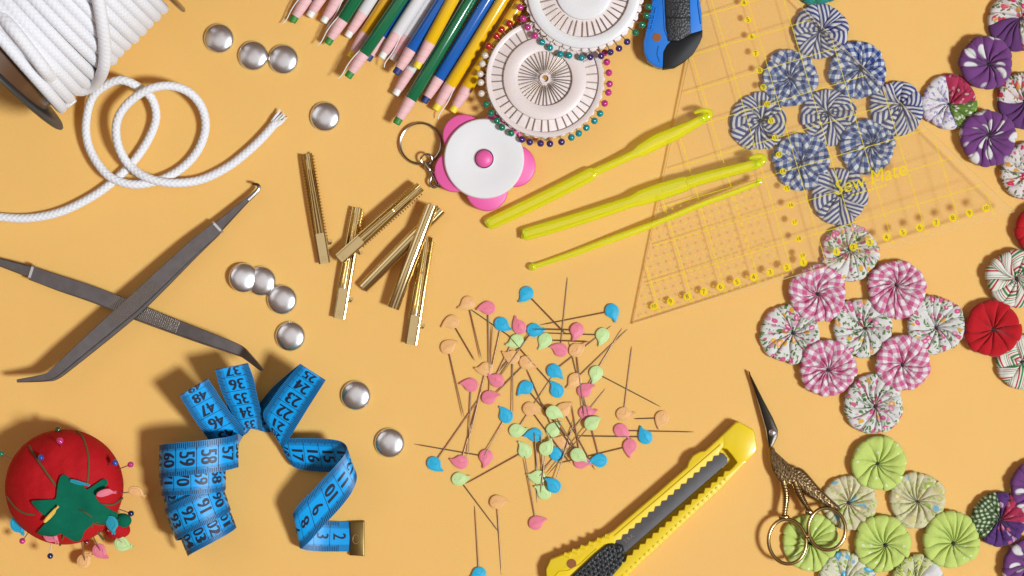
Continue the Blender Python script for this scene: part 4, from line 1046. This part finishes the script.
# body built as frame around the slot: two rails, nose, tail floor
def yp(pts, z): return [w2(*Y(u, v), z) for u, v in pts]
slot_t = []; u = -8
while u < 131: slot_t += [(u, 11.4), (u+4.3, 8.6)]; u += 8.6
slot_b = []; u = -14
while u < 126: slot_b += [(u, 27.0), (u+4.3, 30.0)]; u += 8.6
upper = top[:16]+[(167, -.5), (172.5, 14), (152, 14), (141, 13.6), (136, 9.2)]+slot_t[::-1]+[(-10, 6), (-40, 2), (-70, -6), (-100, -8)]
mb = MB(); prism(mb, yp(top, 14), 1.0, 4.0, .8); mk(mb, 'tray', M['yellow_plastic'], yc, smooth=35)
uo = [(-84, 2), (-82, -7), (-76, -15), (-66, -19.5), (-50, -14), (-30, -7), (-12, -2.5), (0, -.3), (60, 0), (98, -.2), (103, -3.2), (110, -5.0), (118, -3.4), (122, -.8), (140, -1.2), (148, -1.6), (148, 9), (137, 8.4)]+slot_t[::-1]+[(-12, 6), (-40, 7), (-62, 8), (-84, 10)]
mb = MB(); prism(mb, yp(uo, 16), 3.5, 15, 1.3); mk(mb, 'upper_rail', M['yellow_plastic'], yc, smooth=35)
lo_ = [(-80, 34), (-30, 31.5)]+slot_b+[(134, 29.6), (148, 27), (148, 34), (143, 34.5), (110, 38), (60, 40), (0, 42), (-60, 46), (-78, 46)]
mb = MB(); prism(mb, yp(lo_, 16), 3.5, 15, 1.3)
k = -95
while k < 122:
    v = interp([(-100, 45.8), (0, 40.0), (60, 38), (110, 36), (140, 33)], k); c = Y(k, v)
    bar(mb, [W(*Y(k, v-2.6), 14.9), W(*Y(k, v+1.0), 13.6)], 2.6, 2.4, 0, .3); k += 6.1
mk(mb, 'lower_rail', M['yellow_plastic'], yc, smooth=35)
nose = [(146, -1.6), (164, -2.5), (167, -.5), (172.5, 14), (171.5, 18), (163.5, 31), (159, 33.5), (146, 34.2), (138.5, 29.4), (139.5, 20), (139.5, 12), (137, 8.6)]
mb = MB(); prism(mb, yp(nose, 16), 3.5, 15.6, 2.0); mk(mb, 'nose', M['yellow_plastic'], yc, smooth=25)
mb = MB()
for k in range(6): bar(mb, [W(*Y(-9-k*8.6, -2.0-k*2.6), 14.2), W(*Y(-6-k*8.6, 1.6-k*2.3), 15.2)], 4.4, 3.2, 0, .3)
bar(mb, [W(*Y(-2, 4.2), 15.4), W(*Y(60, 4.6), 15.4), W(*Y(138, 4.4), 15.4)], 1.2, 1.2, 0, .3)
bar(mb, [W(*q, 15.0) for q in ((555, 577), (559, 572), (568, 571), (580, 564.5), (590, 555), (597, 549))], 1.7, 1.8, 0, .3)
mk(mb, 'moulded_rib', M['yellow_plastic'], yc, smooth=35)
mb = MB(); lathe(mb, [(4.8, 0), (4.8, .5), (.01, .5)], tuple(W(571.5, 563.6, 15)), 24); mk(mb, 'lanyard_hole', M['hole'], yc)  # not cut through: disc painted like the shadowed table below
mb = MB(); prism(mb, yp([(-60, 8.6), (126, 8.6), (132, 10), (134.5, 13), (134.5, 19), (131, 22.8), (-60, 24.4)], 13), 8.6, 10.8, .5); mk(mb, 'blade', M['blade_grey'], yc, smooth=25)
mb = MB(); V, F = glyphs('TAX'); c = W(*Y(7, 15.5), 11); q = Vector((du.x, -du.y)); q2 = Vector((-q.y, q.x)); mb.add([(c.x+q.x*gx*4.2-q.y*gy*4.2, c.y+q.y*gx*4.2+q.x*gy*4.2, 11.0) for gx, gy in V], F); tx = mk(mb, 'blade_stamp', M['nickel'], yc, smooth=0, recalc=False)
mb = MB(); prism(mb, yp([(-90, 8), (-30, 5), (-14, 5.5), (-8, 9), (-2, 17), (-6, 25), (-16, 31), (-34, 33.5), (-90, 34)], 17), 10.9, 18.5, 1.6)
for a in range(-14, 1):
    for b in range(5):
        cc = W(*Y(-11+a*5.2+(b % 2)*2.6, 10.5+b*4.6), 18.6)
        lathe(mb, [(2.3, -.3), (.01, 1.3)], cc, 4)
mk(mb, 'slider', M['grip'], yc, smooth=20)
mb = MB(); torus(mb, W(*Y(-7, 17.5), 18.5), 3.4, .7, 20, 6); mk(mb, 'slider_ring', M['black_plastic'], yc)

# ------------------------------------------------------------------ stork scissors
sz = lambda p: interp([(370, 2.0), (440, 4.0), (500, 9.0), (570, 13.5)], 288-p[1])
scs = thing('embroidery_scissors', 'small antique gold stork-shaped scissors, rings resting on green rosettes', 'scissors', (*w2(785, 470), 0))
mb = MB(); prism(mb, [w2(x, y, 8) for x, y in ((748.5, 370.5), (753, 379), (763, 399), (773, 418), (778, 430), (777.5, 437), (773, 446), (770, 449), (768.5, 441), (766.5, 430), (760, 407), (752, 383))], 0, 4.6, 1.5, 0, sz); bl = mk(mb, 'blade', M['blade'], scs, smooth=25)
mb = MB(); prism(mb, [w2(x, y, 6) for x, y in ((749, 371.5), (757, 395), (765.5, 421), (768, 440), (770.5, 452), (767.8, 445), (764.8, 430), (757.5, 404))], -.8, 3.4, .6, 0, sz); mk(mb, 'blade', M['bronze'], scs, smooth=25)
body = smooth_poly([(770, 447), (774, 449), (775.5, 456), (781, 463), (790, 467.5), (799, 468), (806, 473), (818, 487), (830, 499), (839.5, 508), (834, 509.5), (822, 503), (809, 496), (802, 490), (797, 484.5), (790, 484.5), (783, 484), (777, 478), (772, 469), (769.5, 458)], 4)
mb = MB(); prism(mb, [w2(p.x, p.y, 10) for p in body], 0, 6.0, 2.2, 0, sz); bd = mk(mb, 'bird_body', M['engraved'], scs, smooth=40)
mb = MB(); zz = lambda x, y, e=5.0: W(x, y, sz(Vector((0, 288-y)))+e)
rim = [zz(p.x, p.y, 3.2) for p in body]; tube(mb, rim, .75, 6, closed=True); tube(mb, catmull([zz(789, 467, 6.3), zz(792, 473, 6.6), zz(790, 480, 6.3)], 4), .6, 6)
mk(mb, 'gilt_edge', M['bronze'], scs, smooth=60)
mb = MB(); lathe(mb, [(3.6, 0), (3.6, 1.0), (2.6, 1.8), (.01, 2.0)], tuple(zz(772.3, 432.5, 4.4)), 20); pv = mk(mb, 'pivot_screw', M['steel'], scs, smooth=35)
mb = MB(); bar(mb, [zz(770, 431, 6.4), zz(774.6, 434, 6.4)], .7, .5); sl_ = mk(mb, 'screw_slot', M['black_plastic'], scs); sl_.parent = pv; sl_.location = (0, 0, 0)
for path, rw in (([(783, 481), (786, 494), (785.5, 505), (784, 517)], [4.4, 3.4, 2.4, 2.2]), ([(794.5, 482), (800, 495), (805, 504), (809.5, 511)], [4.6, 3.6, 2.6, 2.2])):
    mb = MB(); P = catmull([zz(x, y, 3.2) for x, y in path], 5); tube(mb, P, [lerp(rw[int(k/5)], rw[min(3, int(k/5)+1)], (k % 5)/5) for k in range(len(P))], 10)
    for k in range(2, len(P)-1): torus(mb, P[k], lerp(rw[0], rw[-1], k/len(P))+.15, .5, 14, 5, M=Matrix.Rotation(PI/2, 3, 'X'))
    mk(mb, 'leg', M['bronze'], scs, smooth=50)
for (cx_, cy_, rx, ry, tl, ze) in ((787.3, 541.5, 18.6, 22.2, .12, 3.4), (826.8, 529, 18.4, 20.8, .10, 3.8)):
    mb = MB(); c = zz(cx_, cy_, ze); R_ = Matrix.Rotation(tl, 3, 'Z') @ Matrix.Rotation(-.06, 3, 'X')
    torus(mb, c, rx, 1.9, 64, 10, M=R_, ry=ry); mk(mb, 'finger_ring', M['bronze'], scs, smooth=60)
mb = MB(); ball(mb, zz(784, 517, 4), 3.0, 12, sx=1.9, sz=.8); ball(mb, zz(809, 512, 4.2), 2.8, 12, sx=1.5, sy=1.2, sz=.8); ball(mb, zz(806.5, 536, 4), 2.2, 12, sy=1.8); mk(mb, 'collar', M['bronze'], scs, smooth=180)

# ------------------------------------------------------------------ pins with flat bird-shaped heads
def bird_outline(mir=1):
    pts = [(10.4, -4.9), (9.6, -5.3), (6.4, -6.2), (2.5, -6.7), (-2.5, -6.1), (-5.9, -3.2), (-6.8, .8), (-5.3, 4.6), (-1.6, 6.5), (2.6, 6.0), (5.4, 3.5), (6.5, 0.2), (7.6, -2.4), (9.7, -4.2)]
    pts = [tuple(p) for p in smooth_poly(pts, 3)]
    return [(x, y*mir) for x, y in pts]
_bd = {}
BH = {}
def bird_pin(col, head, tail, tip, z0, z1, label, group, hscale=1.0):
    hx, hy = head; a = W(hx, hy, z0); b = W(tip[0], tip[1], z1); v = b-a; L = v.length
    mir = -1 if (round(hx)+round(hy)) % 2 else 1
    ta = math.atan2(-(tail[1]-hy), tail[0]-hx); sa = math.atan2(v.y, v.x); kL = min((28, 45, 58, 68, 73, 80), key=lambda q: abs(q-L))
    key = (col, mir, kL)
    def head_mesh(th):
        mb = MB(); o_ = [(x*1.06, y*1.06) for x, y in bird_outline(mir)]; prism(mb, o_, -.9, .8, .4)
        ins = inset(o_, 1.5); tube(mb, [Vector((p.x, p.y, .72)) for p in ins], .36, 5, closed=True)
        tube(mb, catmull([Vector((-2.6, 1.6*mir, .75)), Vector((-.4, -.8*mir, .95)), Vector((2.4, -.4*mir, .95)), Vector((3.4, 1.4*mir, .75))], 3), .30, 5)
        ball(mb, (-3.2, 2.4*mir, 1.1), .55, 8)
        return mk(mb, 'bird_head', M['bird_'+col], th, smooth=35)
    if key not in _bd:
        th = thing('bird_head_pin', label, 'pin', (0, 0, 0), group, local=True)
        hm = head_mesh(th)
        mb = MB(); tube(mb, [Vector((5.2, 0, -.2)), Vector((kL*.9, 0, -.1)), Vector((kL, 0, 0))], [.58, .54, .15], 6); mk(mb, 'shaft', M['dark_needle'], th, smooth=60)
        _bd[key] = th; o = th
    else:
        src = _bd[key]; o = src.copy(); C.objects.link(o)
        for ch in list(src.children): c = ch.copy(); C.objects.link(c); c.parent = o
    for ch in o.children:
        if ch.name.startswith('bird_head'): ch.rotation_euler = (0, 0, ta-sa+mir*.36); ch.scale = (hscale,)*3
    o.location = a*U; o.rotation_euler = (0, -math.asin(max(-1, min(1, v.z/L))), sa); tag(o, label, 'pin', group)
    return o
PN = [ # colour, head, tail, tip
 ('peach', (468, 303), (457, 307), (482, 361)), ('peach', (452, 322), (442, 328), (478, 366)), ('peach', (447.6, 347), (458, 343), (464, 417)),
 ('pink', (488, 308), (476, 311), (489.5, 374)), ('blue', (501.5, 324), (512, 328), (491, 372)), ('pink', (519.5, 327), (517, 318), (497, 374)),
 ('green', (516.5, 341), (508, 343), (473, 311)), ('green', (545, 340), (538, 348), (592, 342)), ('blue', (534, 330), (544, 328), (499, 371)),
 ('pink', (560.4, 350), (550, 348), (567.5, 277)), ('pink', (577, 330), (571, 341), (528, 329)), ('blue', (612, 311), (614, 323), (540, 325)),
 ('green', (602.5, 335), (598, 345), (545, 333)), ('green', (596, 373), (591, 383), (660, 406.5)), ('peach', (662, 418), (660, 429), (629, 419)),
 ('peach', (623.6, 414), (633, 412), (632, 344)), ('blue', (645.5, 437), (642, 426), (580, 436)), ('pink', (621, 430.5), (627, 438), (696, 432)),
 ('pink', (630, 446), (631, 458), (560, 463)), ('blue', (600, 460.5), (590, 463), (584, 399)), ('pink', (581, 462), (590, 465), (571, 400)),
 ('green', (577.5, 455), (586, 463), (541, 402)), ('blue', (556.4, 454), (548, 450), (535, 482)), ('green', (546, 448.5), (550, 438), (541, 490)),
 ('green', (544, 492.5), (535, 488), (541, 440)), ('green', (538, 477), (530, 474), (535, 440)), ('blue', (554, 486), (545, 480), (573, 425)), 
 ('green', (525, 451), (518, 443), (468.7, 482)), ('pink', (536, 523), (547, 520), (524.5, 455)), ('green', (459, 479), (469, 475), (501, 535)),
 ('peach', (497, 502), (507, 502), (501.6, 574)), ('blue', (479, 574), (469, 577), (474.5, 504)), ('blue', (434, 463.6), (444, 470), (482, 395)),
 ('pink', (461, 462), (451, 458), (483, 384)), ('pink', (486, 456.6), (482, 468), (414, 444)), ('green', (516.4, 430.5), (525, 428), (556, 371)),
 ('blue', (506, 416), (498, 407), (488, 449)), ('blue', (554, 371), (563, 381), (609.5, 327)), ('peach', (575, 380), (567, 386), (627.5, 329)),
 ('blue', (557, 390.6), (549, 382), (507, 334)), ('blue', (526, 387.5), (518, 397), (567, 437)), ('peach', (530, 409), (540, 414), (568, 460)),
 ('peach', (563, 410), (571, 405), (595, 470)), ('green', (553, 430), (561, 424), (528, 372)), ('green', (553, 412.5), (563, 419), (580, 455)), 
 ('blue', (535, 435), (525, 437), (537, 500)), ('pink', (584.5, 390.6), (594, 387), (621, 330)), ('pink', (586, 412.5), (596, 409), (569, 343)),
 ('green', (591.5, 423.4), (602.5, 419), (550, 472)), ('peach', (486, 369), (475, 367), (469, 440)), ('pink', (471, 385), (460, 385), (468.5, 458)),
 ('pink', (489, 397.6), (500, 396), (492.5, 326)), ('pink', (497, 380.5), (489, 373), (529, 336)), ('peach', (512.5, 357), (505, 352), (513, 418)),
 ('peach', (526.5, 362.5), (537, 366), (497, 392)), ('peach', (576, 350), (583, 343), (584, 414)), ('peach', (563, 442), (556, 438), (606, 388)),
 ('blue', (526.5, 293.4), (518, 301), (570, 338)),
]
def dirword(h, t):
    a = math.degrees(math.atan2(-(t[1]-h[1]), t[0]-h[0])) % 360
    return ['right', 'up right', 'up', 'up left', 'left', 'down left', 'down', 'down right'][int((a+22.5)//45) % 8]
rn = random.Random(21)
rank = {}
for col in ('peach', 'pink', 'blue', 'green'):
    ys = sorted([p for p in PN if p[0] == col], key=lambda p: p[1][1])
    for i, p in enumerate(ys): rank[p] = i
heads = []; GP = 'bird-headed pins in the loose pile'
for p in PN:
    col, h, tl, tp = p
    near = sum(1 for q in heads if math.hypot(q[0]-h[0], q[1]-h[1]) < 13)
    z0 = 1.3+1.9*near+rn.uniform(0, .6)+ (2.0 if near else 0); heads.append(h)
    mid = 440 < tp[0] < 600 and 325 < tp[1] < 500
    z1 = rn.uniform(.8, 4) if mid else .7
    bird_pin(col, h, tl, tp, z0, z1, f'{col} bird-headed pin pointing {dirword(h, tp)}, {ORD[rank[p]]} {col} head down from the top of the pile', GP)

# ------------------------------------------------------------------ tomato pincushion
pc = W(64, 487, 36); pcu = thing('tomato_pincushion', 'red tomato pincushion with green felt leaves, small strawberry attached, stuck with pins', 'pincushion', (pc.x, pc.y, 0))
RX, RY, HZ, ZC = 58.2, 56.8, 37.0, 36.0
def cush(x, y, off=0.0):
    """top surface of the cushion over world x, y"""
    dx = (x-pc.x)/(RX); dy = (y-pc.y)/(RY); r = math.hypot(dx, dy); r = min(r, .995)
    z = ZC+HZ*(1-r**2.6)**.5
    z -= 7.0*math.exp(-(((x-lc.x)**2+(y-lc.y)**2)/300.0))
    return z+off
lc = W(74, 507, 60)
segs = [math.atan2(-(y-507), x-74) for x, y in ((29, 446), (76.4, 430.5), (7.6, 498), (122, 498), (60, 545), (104, 540))]
mb = MB(); nr_, na = 30, 120; vs = []
for j in range(nr_+1):
    r = j/nr_
    for i in range(na):
        a = TAU*i/na; x = pc.x+RX*r*math.cos(a); y = pc.y+RY*r*math.sin(a); z = cush(x, y) if r < .995 else ZC
        th_ = math.atan2(y-lc.y, x-lc.x); q = min(abs((th_-s_+PI) % TAU-PI) for s_ in segs)
        z -= 2.2*math.exp(-(q/.16)**2)*min(1, r*1.5)*(1-r**6)
        z += 1.6*noise.noise((x*.05, y*.05, 3))+.5*noise.noise((x*.16, y*.16, 5)); vs.append((x, y, z))
for j in range(1, 13):
    r = math.cos(j/12*PI/2)*.75+.25 if j < 12 else .25
    for i in range(na):
        a = TAU*i/na; vs.append((pc.x+RX*(1-.0*j)*(math.cos(j/12*PI/2)*.45+.55)*math.cos(a), pc.y+RY*(math.cos(j/12*PI/2)*.45+.55)*math.sin(a), ZC*(1-math.sin(j/12*PI/2))+.2))
fs = [[j*na+i, j*na+(i+1) % na, (j+1)*na+(i+1) % na, (j+1)*na+i] for j in range(nr_+12) for i in range(na)]
mb.add(vs, fs); mk(mb, 'cushion', M['satin'], pcu, smooth=180)
for path in (((29, 446), (37, 459), (48, 475), (61, 493)), ((76.4, 431), (83, 438), (88, 455), (88.5, 470), (87, 484)), ((7, 497), (16, 508), (28, 514), (48, 514)), ((122.5, 498), (116, 503), (110, 505), (100, 504)), ((60, 545), (63, 537), (66, 530)), ((104, 540), (98, 533), (90, 524))):
    P = []
    for x, y in path:
        z = 60.0
        for _ in range(6): w_ = W(x, y, z); z = cush(w_.x, w_.y, -.4)
        P.append(W(x, y, z))
    mb = MB(); tube(mb, catmull(P, 8), 1.15, 8); mk(mb, 'seam_cord', M['seam'], pcu, smooth=60)
def sheet(mb, outline, zf, th_=1.6, step=2.2):
    """thin cloth cut to an outline and laid on a height function"""
    n_ = len(outline); cx_ = sum(p[0] for p in outline)/n_; cy_ = sum(p[1] for p in outline)/n_; K_ = 12; b = len(mb.v)
    for s_ in (1, 0):
        for k in range(K_+1):
            for p in outline:
                x = lerp(cx_, p[0], k/K_); y = lerp(cy_, p[1], k/K_); mb.v.append(Vector((x, y, zf(x, y)+s_*th_)))
    N1 = (K_+1)*n_
    for k in range(K_):
        for i in range(n_):
            i2 = (i+1) % n_; f = [k*n_+i, k*n_+i2, (k+1)*n_+i2, (k+1)*n_+i]
            mb.f.append([b+q for q in f]); mb.f.append([b+N1+q for q in f][::-1]); mb.m += [0, 0]; mb.uv += [[(0, 0)]*4]*2
    for i in range(n_):
        i2 = (i+1) % n_; f = [K_*n_+i, K_*n_+i2, N1+K_*n_+i2, N1+K_*n_+i]; mb.f.append([b+q for q in f]); mb.m.append(0); mb.uv.append([(0, 0)]*4)
leaf = [(62, 476), (68, 474.5), (74, 481), (84, 485), (88, 489), (96, 484), (104, 479), (107, 484), (101, 491), (96, 496), (100, 503), (108, 510), (114, 517), (110, 523), (101, 525), (94, 523), (88, 528), (83, 533), (79, 541), (73, 543), (66, 538), (61, 534), (52, 537), (38, 535), (37.5, 532), (44, 525), (49, 518), (41, 511), (33, 502), (36, 500), (50, 499), (57, 498), (59, 488)]
leafw = []
for p_ in smooth_poly(leaf, 3): leafw.append(tuple(W(p_.x, p_.y, 66)[:2]))
mb = MB(); sheet(mb, leafw, lambda x, y: cush(x, y, 1.0)+1.2*noise.noise((x*.07, y*.07, 1)), 2.0); mk(mb, 'felt_leaves', M['felt'], pcu, smooth=50)
mb = MB(); tube(mb, catmull([W(74, 506, 62), W(80, 510, 68), W(86, 513, 70), W(92, 517, 66)], 4), .6, 6); tube(mb, catmull([W(92, 523, 62), W(103, 525, 52), W(112, 521, 38), W(118, 520, 30)], 5), .8, 6); mk(mb, 'string', M['seam'], pcu)
mb = MB(); ball(mb, W(117, 528, 16), 12.5, 28, sx=1.0, sy=.95, sz=1.1); ball(mb, W(123.5, 530, 17), 6.8, 20); sb = mk(mb, 'strawberry', M['satin'], pcu, smooth=180)
mb = MB(); ball(mb, W(122.5, 520.5, 24), 8.6, 24, sx=1.05, sy=.85, sz=.75); cap = mk(mb, 'leaf_cap', M['felt'], pcu, smooth=180); cap.parent = sb; cap.location = (0, 0, 0)
GB = 'ball pins stuck in the tomato pincushion'; GF = 'flat-headed pins stuck in the tomato pincushion'
def towards(col, h, foot, zh, zf, label, r=3.1):
    a = W(*h, zh); b = W(*foot, zf); v = b-a; L = v.length
    ball_pin(col, a, math.atan2(v.y, v.x), L+10, label, GB, -math.asin(v.z/L), r, .5)
towards('green', (1, 453.5), (12, 459), 34, 36, 'green ball pin sticking out at the left of the tomato cushion')
towards('bottle', (58, 429.5), (60, 440), 42, 44, 'dark green ball pin at the top edge of the tomato cushion')
towards('magenta', (60, 441), (62, 452), 73, 58, 'magenta ball pin near the top of the tomato cushion', 3.4)
towards('blue', (41, 457.5), (48, 464), 72, 60, 'blue ball pin beside the upper left seam of the cushion')
towards('blue', (115, 462.7), (104, 467), 62, 52, 'blue ball pin at the upper right edge of the cushion')
towards('magenta', (130.6, 464.5), (119, 469), 48, 42, 'magenta ball pin sticking out at the upper right of the cushion')
towards('navy', (131, 513.5), (120, 509.5), 36, 36, 'navy ball pin sticking out right, above the strawberry')
towards('magenta', (22.3, 541), (28, 533), 28, 30, 'magenta ball pin at the lower left, below a turquoise head')
towards('navy', (50.2, 556), (51.5, 541), 30, 30, 'navy ball pin sticking down below the tomato cushion')
towards('maroon', (86.5, 542), (84, 530), 36, 36, 'dark red ball pin at the bottom edge of the tomato cushion')
def flat_pin(col, h, size, ang, z, foot, zf, label, tilt=0.0, thick=1.5):
    a = W(*h, z); b = W(*foot, zf); v = b-a; L = max(4, v.length)
    th = thing('flat_head_pin', label, 'pin', tuple(a), GF)
    mb = MB(); ol = [((x-1.2)*size[0]/16.5, y*size[1]/13.0) for x, y in bird_outline(-1 if h[0] < 90 else 1)]
    prism(mb, ol, -thick/2, thick/2, .6)
    o_ = inset(ol, min(size)*.2); tube(mb, [Vector((p.x, p.y, thick/2)) for p in o_], .5, 5, closed=True)
    mb.xf(Matrix.Translation(a) @ Matrix.Rotation(math.radians(ang), 4, 'Z') @ Matrix.Rotation(tilt, 4, 'X'))
    mk(mb, 'flat_head', M['bird_'+col], th, smooth=35)
    mb = MB(); tube(mb, [a, b+v.normalized()*6], .55, 6); mk(mb, 'shaft', M['needle'], th)
flat_pin('pink', (24, 480), (21, 8.5), 72, 62, (28, 484), 50, 'pink flat-headed pin seen edge on at the left of the cushion', .5)
flat_pin('teal', (79, 483), (20, 5), -17, 76, (78, 487), 62, 'turquoise flat-headed pin seen edge on at the top of the leaves', .9)
flat_pin('pink', (105.5, 492.5), (19, 7.5), 18, 74, (98, 496), 62, 'pink flat-headed pin lying over the right leaf tip', .5)
flat_pin('peach', (137, 491.5), (18, 10), -8, 42, (121, 493), 40, 'peach flat-headed pin sticking out to the right of the cushion', .2)
flat_pin('yellow', (51, 515), (21, 4.6), 46, 74, (50, 519), 62, 'yellow flat-headed pin seen edge on at the left leaf', .9)
flat_pin('blue', (17, 526), (20, 13.5), -80, 40, (24, 520), 38, 'turquoise flat-headed pin hanging over the lower left edge', .2)
flat_pin('pink', (50, 536), (19.5, 13), -68, 60, (50, 528), 50, 'pink flat-headed pin over the lower left leaf tip', .2)
flat_pin('teal', (112.5, 524), (18, 12), -55, 52, (104, 518), 48, 'dark turquoise flat-headed pin in front of the strawberry', .2)
flat_pin('peach', (85, 561), (17, 14), 10, 14, (81.5, 542), 28, 'peach flat-headed pin lowest of all below the cushion')
flat_pin('pink', (100.5, 551), (17, 14), -10, 18, (93, 536), 30, 'pink flat-headed pin between the peach and light green ones below the cushion')
flat_pin('green', (123, 543.5), (18, 14.5), 15, 22, (112, 534), 26, 'light green flat-headed pin just below the strawberry')
mb = MB(); tube(mb, [W(13, 499.5, 42), W(15.5, 503.5, 43)], 1.0, 6); tag(mk(mb, 'needle', M['steel'], None, loc=(*w2(14, 501), 42)), 'end of a silver needle sunk in the left side of the tomato cushion', 'needle')
